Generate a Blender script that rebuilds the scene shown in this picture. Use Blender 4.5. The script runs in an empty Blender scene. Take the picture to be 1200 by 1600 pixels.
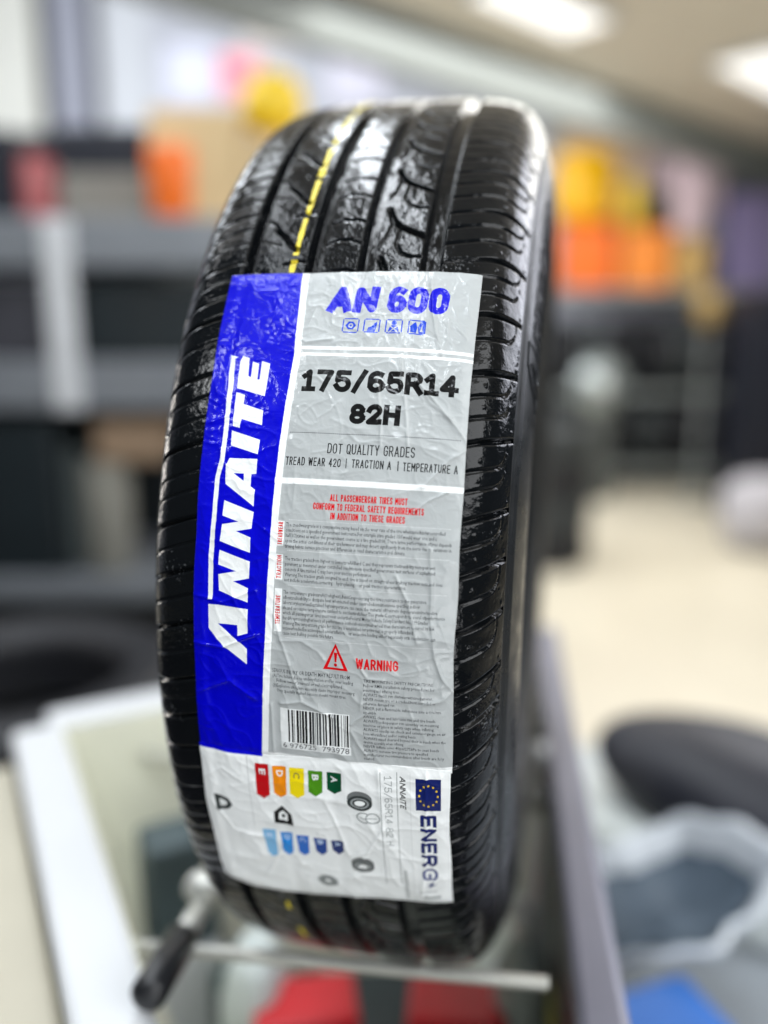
import bpy, bmesh, math, random
import numpy as np
from mathutils import Vector, Matrix
R_ = math.radians
SC = bpy.context.scene
COL = SC.collection

# ------------------------------------------------------------------ camera
EYE = Vector((0.0, 0.0, 1.30))
PITCH = 12.0
FPX = 1305.0                                   # focal length in pixels of the 1200x1600 photograph
cam = bpy.data.cameras.new('camera')
camo = bpy.data.objects.new('camera', cam)
COL.objects.link(camo)
camo.location = EYE
camo.rotation_euler = (R_(90 - PITCH), 0, 0)
cam.sensor_fit = 'VERTICAL'
cam.sensor_height = 36.0
cam.sensor_width = 27.0
cam.lens = FPX / 1600.0 * 36.0
cam.clip_start = 0.02
cam.clip_end = 100
cam.dof.use_dof = True
cam.dof.focus_distance = 0.354
cam.dof.aperture_fstop = cam.lens / 18.0
SC.camera = camo

# ------------------------------------------------------------------ world and exposure
world = bpy.data.worlds.new('World')
SC.world = world
world.use_nodes = True
wb = world.node_tree.nodes['Background']
wb.inputs[0].default_value = (0.80, 0.90, 1.0, 1)
wb.inputs[1].default_value = 0.095
SC.view_settings.view_transform = 'Standard'
SC.view_settings.look = 'None'
SC.view_settings.exposure = 0.0
SC.view_settings.gamma = 1.0
SC.render.engine = 'CYCLES'
SC.cycles.use_denoising = True
SC.cycles.max_bounces = 5
SC.cycles.glossy_bounces = 3
SC.cycles.diffuse_bounces = 3
SC.cycles.sample_clamp_indirect = 6

def area(name, loc, target, sx, sy, power, color=(1, 1, 1)):
    l = bpy.data.lights.new(name, 'AREA')
    l.shape = 'RECTANGLE'; l.size = sx; l.size_y = sy; l.energy = power; l.color = color
    o = bpy.data.objects.new(name, l); COL.objects.link(o)
    o.location = loc
    o.rotation_euler = (Vector(target) - Vector(loc)).to_track_quat('-Z', 'Y').to_euler()
    return o
# lamps of the shop: tubes overhead, a bright open side on the right, bright panels back left; the other areas are added fills
area('front_fill_light', (1.5, -0.9, 2.2), (0.0, 0.6, 1.0), 1.8, 1.3, 42, (0.96, 0.98, 1.0))  # added soft fill for the label, placed clear of its mirror direction
area('low_front_fill_light', (0.35, -1.8, 0.70), (0.0, 0.55, 1.0), 1.2, 0.9, 19, (0.97, 0.985, 1.0))  # added low fill behind the camera for the lower part of the label
area('box_fill_light', (-0.95, -0.15, 2.1), (-0.2, 0.6, 0.7), 0.25, 0.25, 4, (0.95, 0.98, 1.0))  # added to brighten the inside of the box
area('tube_light', (-0.20, 0.40, 2.76), (-0.20, 0.4001, 0.0), 0.095, 3.0, 31, (0.88, 0.94, 1.0))
area('tube_light', (-0.66, 0.75, 2.76), (-0.66, 0.7501, 0.0), 0.07, 2.2, 9, (0.88, 0.94, 1.0))
area('side_opening_light', (2.3, 2.0, 2.35), (0.1, 0.7, 1.2), 1.9, 1.7, 58, (0.86, 0.89, 1.0))
area('left_back_light', (-1.6, 2.5, 2.78), (-1.6, 2.5001, 0.0), 1.2, 0.8, 34, (0.88, 0.93, 1.0))
area('left_tube_light', (-1.55, 1.75, 1.22), (0.0, 0.6, 1.15), 0.10, 0.6, 3.2, (1.0, 0.94, 0.86))
area('room_fill_light', (1.4, 4.6, 2.72), (1.4, 4.7, 0.0), 3.4, 2.0, 92, (1.0, 0.99, 0.95))
area('back_wall_fill_light', (-1.5, 4.8, 3.9), (-1.5, 8.2, 1.9), 4.5, 0.8, 210, (0.97, 0.98, 1.0))  # added wash that lifts the back wall
area('left_rack_fill_light', (-1.2, 1.0, 2.9), (-1.0, 2.6, 1.4), 0.8, 0.4, 15, (0.97, 0.98, 1.0))  # added fill on the left rack

# ------------------------------------------------------------------ helpers
def ray(px, py):
    u = (px - 600) / FPX; v = (py - 800) / FPX
    c, s = math.cos(R_(PITCH)), math.sin(R_(PITCH))
    return Vector((u, c - v * s, -s - v * c))
def AY(px, py, y):                     # the place at distance y (metres in front of the camera)
    d = ray(px, py); return EYE + d * (y / d.y)
def AZ(px, py, z):                     # the place at height z
    d = ray(px, py); return EYE + d * ((z - EYE.z) / d.z)

def tag(o, label=None, cat=None, group=None, kind=None):
    if label: o['label'] = label
    if cat: o['category'] = cat
    if group: o['group'] = group
    if kind: o['kind'] = kind
    return o
def empty(name, loc=(0, 0, 0), rz=0.0):
    o = bpy.data.objects.new(name, None); COL.objects.link(o)
    o.empty_display_size = 0.05
    o.location = loc; o.rotation_euler = (0, 0, rz)
    return o
def link(name, me, m=None, parent=None):
    if m is not None and not me.materials: me.materials.append(m)
    o = bpy.data.objects.new(name, me); COL.objects.link(o)
    if parent is not None: o.parent = parent
    return o
def np_mesh(name, co, faces, smooth=True, uv=None):
    me = bpy.data.meshes.new(name)
    co = np.asarray(co, np.float32); faces = np.asarray(faces, np.int32)
    n, k = faces.shape
    me.vertices.add(len(co)); me.vertices.foreach_set('co', co.ravel())
    me.loops.add(n * k); me.loops.foreach_set('vertex_index', faces.ravel())
    me.polygons.add(n)
    me.polygons.foreach_set('loop_start', np.arange(0, n * k, k, dtype=np.int32))
    me.polygons.foreach_set('loop_total', np.full(n, k, np.int32))
    me.polygons.foreach_set('use_smooth', np.full(n, smooth))
    if uv is not None:
        l = me.uv_layers.new(name='UVMap')
        l.data.foreach_set('uv', np.asarray(uv, np.float32)[faces.ravel()].ravel())
    me.update(); me.validate()
    return me
def grid_faces(a, b, wrap=False):
    i = np.arange(a if wrap else a - 1)[:, None]; j = np.arange(b - 1)[None, :]
    i2 = (i + 1) % a
    return np.stack([i * b + j, i * b + j + 1, i2 * b + j + 1, i2 * b + j], -1).reshape(-1, 4)
def bm_mesh(name, bm, smooth=False):
    me = bpy.data.meshes.new(name); bm.to_mesh(me); bm.free()
    if smooth: me.polygons.foreach_set('use_smooth', np.ones(len(me.polygons), bool))
    me.update(); return me
def box(name, x0, x1, y0, y1, z0, z1, m, bevel=0.004, parent=None, seg=2):
    bm = bmesh.new()
    bmesh.ops.create_cube(bm, size=1)
    for v in bm.verts:
        v.co = ((x0 + x1) / 2 + v.co.x * (x1 - x0), (y0 + y1) / 2 + v.co.y * (y1 - y0), (z0 + z1) / 2 + v.co.z * (z1 - z0))
    if bevel:
        bmesh.ops.bevel(bm, geom=bm.edges[:], offset=min(bevel, 0.45 * min(x1 - x0, y1 - y0, z1 - z0)), segments=seg, profile=0.5, affect='EDGES')
    return link(name, bm_mesh(name, bm), m, parent)
def lathe(name, prof, m, parent=None, loc=(0, 0, 0), axis=(0, 0, 1), seg=40, smooth=True):
    n = len(prof); th = np.linspace(0, 2 * math.pi, seg, endpoint=False)
    co = np.array([[r * math.cos(t), r * math.sin(t), z] for t in th for r, z in prof])
    q = Vector((0, 0, 1)).rotation_difference(Vector(axis)).to_matrix()
    co = co @ np.array(q).T
    me = np_mesh(name, co, grid_faces(seg, n, True), smooth)
    o = link(name, me, m, parent); o.location = loc
    return o
def tube(name, a, b, r, m, parent=None, seg=20, r2=None):
    a, b = Vector(a), Vector(b); L = (b - a).length; r2 = r if r2 is None else r2
    e = min(r, r2) * 0.35
    return lathe(name, [(0.0001, 0), (r - e, 0), (r, e), (r2, L - e), (r2 - e, L), (0.0001, L)], m, parent, a, (b - a).normalized(), seg)

# ------------------------------------------------------------------ materials
def mat(name, col, rough=0.5, metal=0.0, var=0.0, scale=8.0, bump=0.0, bscale=60.0, coat=0.0, spec=0.5, rvar=0.0, emit=None, es=0.0, bdist=0.001):
    m = bpy.data.materials.new(name); m.use_nodes = True
    nt = m.node_tree; b = nt.nodes['Principled BSDF']
    b.inputs['Base Color'].default_value = (*col, 1); b.inputs['Roughness'].default_value = rough
    b.inputs['Metallic'].default_value = metal; b.inputs['Coat Weight'].default_value = coat
    b.inputs['Coat Roughness'].default_value = 0.08
    b.inputs['Specular IOR Level'].default_value = spec
    tc = nt.nodes.new('ShaderNodeTexCoord')
    if var:
        n = nt.nodes.new('ShaderNodeTexNoise'); n.inputs['Scale'].default_value = scale; n.inputs['Detail'].default_value = 5
        nt.links.new(tc.outputs['Object'], n.inputs['Vector'])
        r = nt.nodes.new('ShaderNodeValToRGB')
        r.color_ramp.elements[0].position = 0.3; r.color_ramp.elements[1].position = 0.7
        r.color_ramp.elements[0].color = (*[c * (1 - var) for c in col], 1)
        r.color_ramp.elements[1].color = (*[min(1, c * (1 + var)) for c in col], 1)
        nt.links.new(n.outputs['Fac'], r.inputs['Fac']); nt.links.new(r.outputs['Color'], b.inputs['Base Color'])
    if rvar:
        n2 = nt.nodes.new('ShaderNodeTexNoise'); n2.inputs['Scale'].default_value = scale * 3; n2.inputs['Detail'].default_value = 4
        nt.links.new(tc.outputs['Object'], n2.inputs['Vector'])
        mr = nt.nodes.new('ShaderNodeMapRange')
        mr.inputs['From Min'].default_value = 0.35; mr.inputs['From Max'].default_value = 0.65
        mr.inputs['To Min'].default_value = max(0.02, rough - rvar); mr.inputs['To Max'].default_value = rough + rvar
        nt.links.new(n2.outputs['Fac'], mr.inputs['Value']); nt.links.new(mr.outputs['Result'], b.inputs['Roughness'])
    if bump:
        n3 = nt.nodes.new('ShaderNodeTexNoise'); n3.inputs['Scale'].default_value = bscale; n3.inputs['Detail'].default_value = 6
        nt.links.new(tc.outputs['Object'], n3.inputs['Vector'])
        bp = nt.nodes.new('ShaderNodeBump'); bp.inputs['Strength'].default_value = bump; bp.inputs['Distance'].default_value = bdist
        nt.links.new(n3.outputs['Fac'], bp.inputs['Height']); nt.links.new(bp.outputs['Normal'], b.inputs['Normal'])
    if emit:
        b.inputs['Emission Color'].default_value = (*emit, 1); b.inputs['Emission Strength'].default_value = es
    return m

# ================================================================== THE TYRE
# cross-section in millimetres (half), mirrored; s is the arc length from the crown
half = [(0, 291), (15, 290.9), (30, 290.5), (42, 289.7), (52, 288.6), (58, 287.7), (63, 286.6), (68, 284.4), (72, 281), (76, 276.2), (80, 268.5), (83.4, 259), (86.5, 248),
        (88.2, 238), (88.5, 228), (87, 214), (84, 203), (79.5, 194), (75, 188), (72, 184), (70, 180), (68, 177.5)]
half = np.array(half, float)
def smooth_poly(P, it=2):
    for _ in range(it):
        Q = [P[0]]
        for a, b in zip(P[:-1], P[1:]): Q += [0.75 * a + 0.25 * b, 0.25 * a + 0.75 * b]
        Q.append(P[-1]); P = np.array(Q)
    return P
full = np.vstack([half[::-1] * [-1, 1], half[1:]])
full = smooth_poly(full)
arc = np.r_[0, np.cumsum(np.hypot(*np.diff(full, axis=0).T))]
arc = arc - arc[-1] / 2
S_END = arc[-1]
def xr(s): return np.interp(s, arc, full[:, 0]), np.interp(s, arc, full[:, 1])
tx = np.gradient(full[:, 0], arc); tr = np.gradient(full[:, 1], arc)
def nrm(s): a = np.interp(s, arc, tx); b = np.interp(s, arc, tr); l = np.hypot(a, b); return -b / l, a / l      # outward (x, r)
R0 = 291.0
def to_local(s, v, h):
    """s across, v along the circumference (mm at the crown), h outward -> metres in the tyre's frame (origin under the tyre)"""
    x, r = xr(s); nx, nr = nrm(s)
    x = x + nx * h; r = r + nr * h; ph = v / R0
    return np.stack([x, -r * np.cos(ph), r * np.sin(ph) + R0], -1) * 1e-3

# where the tyre stands: fitted position of its centre and axis seen from the camera
cc = np.array([28.542, 10.945, 634.851]) * 1e-3
az, rol = -0.21, 0.058
a_c = np.array([math.cos(az) * math.cos(rol), math.cos(az) * math.sin(rol), math.sin(az)])
cp, sp = math.cos(R_(PITCH)), math.sin(R_(PITCH))
M = np.array([[1, 0, 0], [0, -sp, cp], [0, -cp, -sp]])                 # camera frame (right, down, forward) -> world
ax = Vector(M @ a_c).normalized()
cen = Vector(M @ cc) + EYE
up_c = np.array([0, -1, 0]) - a_c * (-a_c[1]); up_c /= np.linalg.norm(up_c)
upv = Vector(M @ up_c).normalized()
back = upv.cross(ax).normalized()
if back.y < 0: back = -back
ROT = Matrix((ax, back, upv)).transposed()
tyre = empty('car_tyre')
ROT4 = ROT.to_4x4()
base = cen - upv * (R0 * 1e-3)
# turn the tyre's own frame upright (v = 0 faces the camera)
tyre.matrix_world = Matrix.Translation(base) @ ROT4
tag(tyre, 'new glossy black car tyre wrapped with a blue and silver paper label, standing upright', 'tyre')

rubber = mat('tread_rubber', (0.0038, 0.0046, 0.0055), 0.07, rvar=0.05, scale=90, bump=0.35, bscale=900, bdist=0.0002, spec=0.22)
nt = rubber.node_tree; bs = nt.nodes['Principled BSDF']
# gentle unevenness of the moulded skin
lw = nt.nodes.new('ShaderNodeTexNoise'); lw.inputs['Scale'].default_value = 120; lw.inputs['Detail'].default_value = 4
b0 = [n for n in nt.nodes if n.type == 'BUMP'][0]
bL = nt.nodes.new('ShaderNodeBump'); bL.inputs['Strength'].default_value = 0.5; bL.inputs['Distance'].default_value = 0.0014
nt.links.new([n for n in nt.nodes if n.type == 'TEX_COORD'][0].outputs['Object'], lw.inputs['Vector'])
nt.links.new(lw.outputs['Fac'], bL.inputs['Height']); nt.links.new(bL.outputs['Normal'], b0.inputs['Normal'])
# pale mould-release dust as sparse specks
tc = [n for n in nt.nodes if n.type == 'TEX_COORD'][0]
vo = nt.nodes.new('ShaderNodeTexNoise'); vo.inputs['Scale'].default_value = 700; vo.inputs['Detail'].default_value = 2
v2 = nt.nodes.new('ShaderNodeTexNoise'); v2.inputs['Scale'].default_value = 45; v2.inputs['Detail'].default_value = 3
mm = nt.nodes.new('ShaderNodeMath'); mm.operation = 'MULTIPLY'
rp = nt.nodes.new('ShaderNodeValToRGB'); rp.color_ramp.elements[0].position = 0.40; rp.color_ramp.elements[1].position = 0.50
rp.color_ramp.elements[0].color = (0.0038, 0.0046, 0.0055, 1); rp.color_ramp.elements[1].color = (0.10, 0.105, 0.11, 1)
for k in (vo, v2): nt.links.new(tc.outputs['Object'], k.inputs['Vector'])
nt.links.new(vo.outputs['Fac'], mm.inputs[0]); nt.links.new(v2.outputs['Fac'], mm.inputs[1])
nt.links.new(mm.outputs[0], rp.inputs['Fac']); nt.links.new(rp.outputs['Color'], bs.inputs['Base Color'])
side_rubber = mat('sidewall_rubber', (0.013, 0.0145, 0.016), 0.33, var=0.3, scale=30, rvar=0.08, bump=0.2, bscale=700, bdist=0.0002, spec=0.3)

def sstep(x): x = np.clip(x, 0, 1); return x * x * (3 - 2 * x)
S_T = 93.0                                              # the moulded tread reaches this far down each shoulder
# shear: the lateral grooves climb to the right
ks = np.linspace(-130, 130, 521)
kslope = np.where(ks > 43, 0.27, np.where(ks < -50, 0.30, 0.0))
kslope = np.convolve(np.r_[np.full(8, kslope[0]), kslope, np.full(8, kslope[-1])], np.ones(17) / 17, 'valid')
kk = np.cumsum(kslope) * (ks[1] - ks[0]); kk -= np.interp(0, ks, kk)
def shear(s): return np.interp(s, ks, kk)
k63 = float(shear(63.0)); k_l = float(shear(-60.0))

main_v = [102.8, 74.5, 43.0, 9.9, -13.1, -37.1, -63.3, -82.0, -99.0]
sipe_v = [90.5, 63.8, 54.2, 30.7, 22.2, -1.3, -24.8, -49.4, -72.0]
rng = random.Random(5)
v = 102.8
while v < 914 - 20:
    L = rng.choice([24, 28, 31, 24, 30]); mid = v + L / 2
    sipe_v += [mid] if L < 26 else [v + L * .36, v + L * .68]
    v += L
    if v < 914 - 12: main_v.append(v)
v = -99.0
while v > -914 + 20:
    L = rng.choice([24, 28, 31, 24, 30])
    sipe_v += [v - L / 2] if L < 26 else [v - L * .36, v - L * .68]
    v -= L
    if v > -914 + 12: main_v.append(v)
main_v = np.array(sorted(main_v)); sipe_v = np.array(sorted(sipe_v))

def near(arr, v):
    i = np.clip(np.searchsorted(arr, v), 1, len(arr) - 1)
    lo, hi = arr[i - 1], arr[i]
    return np.where(np.abs(v - lo) < np.abs(v - hi), v - lo, v - hi)
def seg_d(s, t, pts):
    d = np.full(s.shape, 1e9)
    for (a, b), (c, e) in zip(pts[:-1], pts[1:]):
        dx, dy = c - a, e - b
        q = np.clip(((s - a) * dx + (t - b) * dy) / (dx * dx + dy * dy), 0, 1)
        d = np.minimum(d, np.hypot(s - a - q * dx, t - b - q * dy))
    return d
GRO = [(-43.6, 5.2), (-12.3, 6.4), (12.0, 6.2), (41.4, 8.2)]
def groove(dist, w, depth, wall=0.7): return depth * sstep((w / 2 + wall / 2 - dist) / wall)

def tread_depth(s, v0):
    """depth of the tread pattern at arc position s, unsheared circumference v0"""
    D = np.zeros_like(s)
    for gs, gw in GRO: D = np.maximum(D, groove(np.abs(s - gs), gw, 6.5, 1.6))
    # right shoulder
    m = s > 40
    dm = np.abs(near(main_v, v0 + 0 * s - 0) ) if False else None
    vv = v0 + k63
    dmain = np.abs(near(main_v, vv))
    ext = sstep((94.5 - s) / 4.0)
    w = np.interp(s, [46, 60, 80, 94], [1.2, 1.5, 2.0, 1.6])
    D = np.where(m, np.maximum(D, groove(dmain, 1, 1.0, .8) * 0 + 3.4 * ext * sstep((w / 2 + .4 - dmain) / .8)), D)
    # thin blades, each curling up into the edge line of its block
    sv = near(sipe_v, vv)
    curl = np.where(s > 80, np.sqrt(np.maximum(0, 49 - (np.minimum(s, 87) - 80) ** 2)) - 7, 0.0)
    ds = np.abs(sv + curl)
    d1 = np.where((s < 87.0), ds, 99)
    D = np.where(m, np.maximum(D, 1.4 * sstep((0.8 - d1) / .5)), D)
    i = np.clip(np.searchsorted(sipe_v, vv, 'right') - 1, 0, len(sipe_v) - 1)
    above = vv - sipe_v[i]
    j = np.clip(np.searchsorted(main_v, vv), 0, len(main_v) - 1)
    gap = main_v[j] - vv
    edge = (above > 6.5) & (above < 10.5) | ((gap < 12) & (above > 6.5))
    D = np.where(m & edge, np.maximum(D, 0.5 * sstep((0.7 - np.abs(s - 87.2)) / .6)), D)
    # little vent marks
    for off, ds_ in ((5.5, 71.5), (4.0, 90.3)):
        q = near(main_v + off, vv)
        D = np.where(m, D - 0.45 * sstep((1.0 - np.hypot(q, s - ds_)) / .6), D)
        q = near(sipe_v + 4.5, vv)
        D = np.where(m, D - 0.35 * sstep((0.9 - np.hypot(q, s - 70.5)) / .6), D)
    # left shoulder: same blocks, mirrored
    ml = s < -46
    vl = v0 + k_l + 6.0
    dl = np.abs(near(main_v, vl)); wl = np.interp(-s, [46, 60, 80, 94], [1.0, 1.3, 1.7, 1.4])
    D = np.where(ml, np.maximum(D, 3.0 * sstep((94.5 + s) / 4) * sstep((wl / 2 + .4 - dl) / .8)), D)
    dl2 = np.abs(near(sipe_v, vl))
    D = np.where(ml & (s > -86), np.maximum(D, 0.8 * sstep((0.75 - dl2) / .6)), D)
    # ribs: one curved notch and fine blades per pitch
    j = np.clip(np.searchsorted(main_v, v0), 1, len(main_v) - 1)
    c0 = main_v[j - 1]; L = main_v[j] - c0; t = (v0 - c0) / L * 28.0
    def stroke(pts, w, dep, lo, hi):
        nonlocal D
        mk = (s > lo) & (s < hi)
        d = seg_d(s, t, pts)
        for sh in (-28.0, 28.0): d = np.minimum(d, seg_d(s, t + sh, pts))
        D = np.where(mk, np.maximum(D, dep * sstep((w / 2 + .35 - d) / .7)), D)
    stroke([(18, 25), (21, 18), (25, 14.5), (38, 9)], 2.1, 3.6, 13, 39)
    stroke([(14, 2), (19, 8), (21, 18)], 0.7, 1.6, 13, 39)
    stroke([(25, 14.5), (24, 5), (27, 0)], 0.7, 1.6, 13, 39)
    stroke([(-41, 8), (-36, 6.5), (-31, 5)], 0.7, 1.6, -42, -13)
    stroke([(27, 0), (32, -1.5), (38, -1)], 0.8, 1.8, 13, 39)
    stroke([(-9.5, 4), (-4, 7), (3, 7.5), (9.5, 5)], 0.8, 2.0, -10, 10)
    stroke([(-9.5, 16), (-3, 18.5), (4, 19), (9.5, 17.5)], 0.8, 2.0, -10, 10)
    stroke([(-35, 14), (-30, 10), (-25, 4), (-22, 2)], 2.0, 3.2, -42, -13)
    stroke([(-41, 20), (-36, 17.5), (-30, 10)], 0.7, 1.6, -42, -13)
    stroke([(-27, 22), (-20, 24), (-14, 23)], 0.8, 1.8, -42, -13)
    return D

# sample positions: fine where the pattern is sharp
s_nodes = [-S_T]
def span(a, b, st): return list(np.linspace(a, b, max(2, int(round((b - a) / st)) + 1)))
s_nodes = sorted(set(np.round(span(-S_T, S_T, 0.62), 3)) | set(np.round(sum([[g - w / 2 - .8, g - w / 2 - .3, g - w / 2 + .4, g - w / 2 + .8, g + w / 2 - .8, g + w / 2 - .4, g + w / 2 + .3, g + w / 2 + .8] for g, w in GRO], []), 3)))
s_nodes = np.array(s_nodes); s_nodes = s_nodes[np.r_[True, np.diff(s_nodes) > 0.12]]
s_nodes[0], s_nodes[-1] = -S_T, S_T
CIRC = 2 * math.pi * R0
v_front = np.linspace(-345, 420, 1090)
v_rear = np.linspace(420, CIRC - 345, 420)[1:-1]
v_nodes = np.r_[v_front, v_rear]
# snap rows onto groove edges for crisp lips
VV, SS = np.meshgrid(v_nodes, s_nodes, indexing='ij')
wrapv = (VV + CIRC / 2) % CIRC - CIRC / 2
D = tread_depth(SS, wrapv)
co = to_local(SS, VV + shear(SS), -D)
me = np_mesh('tread', co.reshape(-1, 3), grid_faces(len(v_nodes), len(s_nodes), True)[:, ::-1])
tread = link('tread', me, rubber, tyre)

# sidewalls with rings and edges
def side(sign):
    ss = np.array(span(S_T, S_END, 0.9)); vv = np.linspace(0, CIRC, 400, endpoint=False)
    V, S = np.meshgrid(vv, ss, indexing='ij')
    h = np.zeros_like(S)
    h -= 0.9 * sstep((1.2 - np.abs(S - 95.6)) / .8)
    h += 0.8 * sstep((0.9 - np.abs(S - 98.4)) / .6)
    h -= 0.8 * sstep((0.9 - np.abs(S - 101.2)) / .6)
    h += 0.5 * sstep((0.8 - np.abs(S - 139)) / .6) + 1.6 * sstep((2.6 - np.abs(S - 163)) / 1.6)
    h *= sstep((S - S_T) / 1.2)
    co = to_local(sign * S, V + shear(sign * S) * 0, h)
    f = grid_faces(len(vv), len(ss), True)
    return np_mesh('sidewall', co.reshape(-1, 3), f[:, ::-1] if sign > 0 else f)
for sg in (1, -1):
    o = link('sidewall', side(sg), side_rubber, tyre)
    if sg > 0: sw_r = o
    else: sw_l = o
# inner lining closes the carcass
lin = [(68, 177.5), (62, 177.5), (63, 190), (72, 205), (77, 222), (76, 240), (68, 262), (56, 276), (0, 281), (-56, 276), (-68, 262), (-76, 240), (-77, 222), (-72, 205), (-63, 190), (-62, 177.5), (-68, 177.5)]
th = np.linspace(0, 2 * math.pi, 160, endpoint=False)
co = np.array([[x, -r * math.cos(t), r * math.sin(t) + R0] for t in th for x, r in lin]) * 1e-3
link('inner_lining', np_mesh('inner_lining', co, grid_faces(160, len(lin), True)), side_rubber, tyre)

# ------------------------------------------------------------------ printed artwork of the label (in millimetres u across, v along)
U0, U1, V0, V1 = -58.0, 68.0, -200.0, 126.0
DPM = 11
W_, H_ = int((U1 - U0) * DPM), int((V1 - V0) * DPM)
IMG = np.zeros((H_, W_, 3), np.float32)
def srgb(r, g, b):
    c = np.array([r, g, b]) / 255.0
    return tuple(np.where(c <= 0.04045, c / 12.92, ((c + 0.055) / 1.055) ** 2.4))
SILVER = srgb(174, 178, 178); WHITE = srgb(236, 239, 238); BLUE = srgb(0, 5, 190); BLACK = srgb(14, 15, 17); RED = srgb(204, 2, 10); GREY = srgb(70, 74, 76)
def px_(u, v): return (u - U0) * DPM, (v - V0) * DPM
def poly(pts, col, alpha=1.0):
    P = np.array([px_(*p) for p in pts])
    x0, y0 = np.maximum(np.floor(P.min(0)).astype(int), 0); x1, y1 = np.minimum(np.ceil(P.max(0)).astype(int) + 1, [W_, H_])
    if x1 <= x0 or y1 <= y0: return
    X = np.arange(x0, x1)[None, :] + .5; Y = np.arange(y0, y1)[:, None] + .5
    ins = np.zeros((y1 - y0, x1 - x0), bool)
    n = len(P)
    for i in range(n):
        (ax_, ay), (bx, by) = P[i], P[(i + 1) % n]
        if ay == by: continue
        c = ((ay > Y) != (by > Y)) & (X < (bx - ax_) * (Y - ay) / (by - ay) + ax_)
        ins ^= c
    sub = IMG[y0:y1, x0:x1]
    sub[ins] = sub[ins] * (1 - alpha) + np.array(col) * alpha
def rect(u0, v0, u1, v1, col, alpha=1.0): poly([(u0, v0), (u1, v0), (u1, v1), (u0, v1)], col, alpha)
def ring(cu, cv, ru, rv, col, n=28, alpha=1.0): poly([(cu + ru * math.cos(2 * math.pi * i / n), cv + rv * math.sin(2 * math.pi * i / n)) for i in range(n)], col, alpha)
def line(a, b, w, col, alpha=1.0):
    a, b = np.array(a, float), np.array(b, float); d = (b - a) / np.linalg.norm(b - a); n = np.array([-d[1], d[0]]) * w / 2
    poly([a + n, b + n, b - n, a - n], col, alpha)
_tc = {}
def text_tris(body, bold, res):
    key = (body, bold, res)
    if key in _tc: return _tc[key]
    cu = bpy.data.curves.new('print', 'FONT'); cu.body = body; cu.size = 1.0; cu.offset = bold; cu.resolution_u = res
    o = bpy.data.objects.new('print', cu); COL.objects.link(o)
    dg = bpy.context.evaluated_depsgraph_get(); dg.update()
    me = bpy.data.meshes.new_from_object(o.evaluated_get(dg)); me.calc_loop_triangles()
    V = np.array([v.co[:2] for v in me.vertices]); T = np.array([t.vertices[:] for t in me.loop_triangles])
    bpy.data.meshes.remove(me); bpy.data.objects.remove(o); bpy.data.curves.remove(cu)
    _tc[key] = (V, T); return V, T
def text(body, u0, v0, u1, v1, col, bold=0.0, rot=0, slant=0.0, skew=0.0, alpha=1.0, res=2, vfit=True, capfit=None):
    """fills the box (u0,v0)-(u1,v1); rot 90 reads upwards, -90 reads downwards"""
    V, T = text_tris(body, bold, res)
    lo, hi = V.min(0), V.max(0)
    if not vfit: lo, hi = np.array([lo[0], -0.21]), np.array([hi[0], 0.73])
    Q = (V - lo) / (hi - lo)
    Q[:, 0] += slant * Q[:, 1]
    if slant: Q[:, 0] = (Q[:, 0] - Q[:, 0].min()) / (Q[:, 0].max() - Q[:, 0].min())
    if rot == 0: U = np.stack([u0 + Q[:, 0] * (u1 - u0), v0 + Q[:, 1] * (v1 - v0) + skew * Q[:, 0]], -1)
    elif rot == 90: U = np.stack([u1 - Q[:, 1] * (u1 - u0), v0 + Q[:, 0] * (v1 - v0)], -1)
    else: U = np.stack([u0 + Q[:, 1] * (u1 - u0), v1 - Q[:, 0] * (v1 - v0)], -1)
    P = (U - [U0, V0]) * DPM
    c = np.array(col, np.float32)
    for tri in P[T]:
        x0, y0 = int(tri[:, 0].min()), int(tri[:, 1].min()); x1, y1 = int(tri[:, 0].max()) + 2, int(tri[:, 1].max()) + 2
        if x0 < 0 or y0 < 0 or x1 > W_ or y1 > H_: continue
        X = np.arange(x0, x1)[None, :] + .5; Y = np.arange(y0, y1)[:, None] + .5
        (ax_, ay), (bx, by), (cx, cy) = tri
        e0 = (bx - ax_) * (Y - ay) - (by - ay) * (X - ax_); e1 = (cx - bx) * (Y - by) - (cy - by) * (X - bx); e2 = (ax_ - cx) * (Y - cy) - (ay - cy) * (X - cx)
        ins = ((e0 >= 0) & (e1 >= 0) & (e2 >= 0)) | ((e0 <= 0) & (e1 <= 0) & (e2 <= 0))
        sub = IMG[y0:y1, x0:x1]
        if alpha < 1: sub[ins] = sub[ins] * (1 - alpha) + c * alpha
        else: sub[ins] = c

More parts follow.
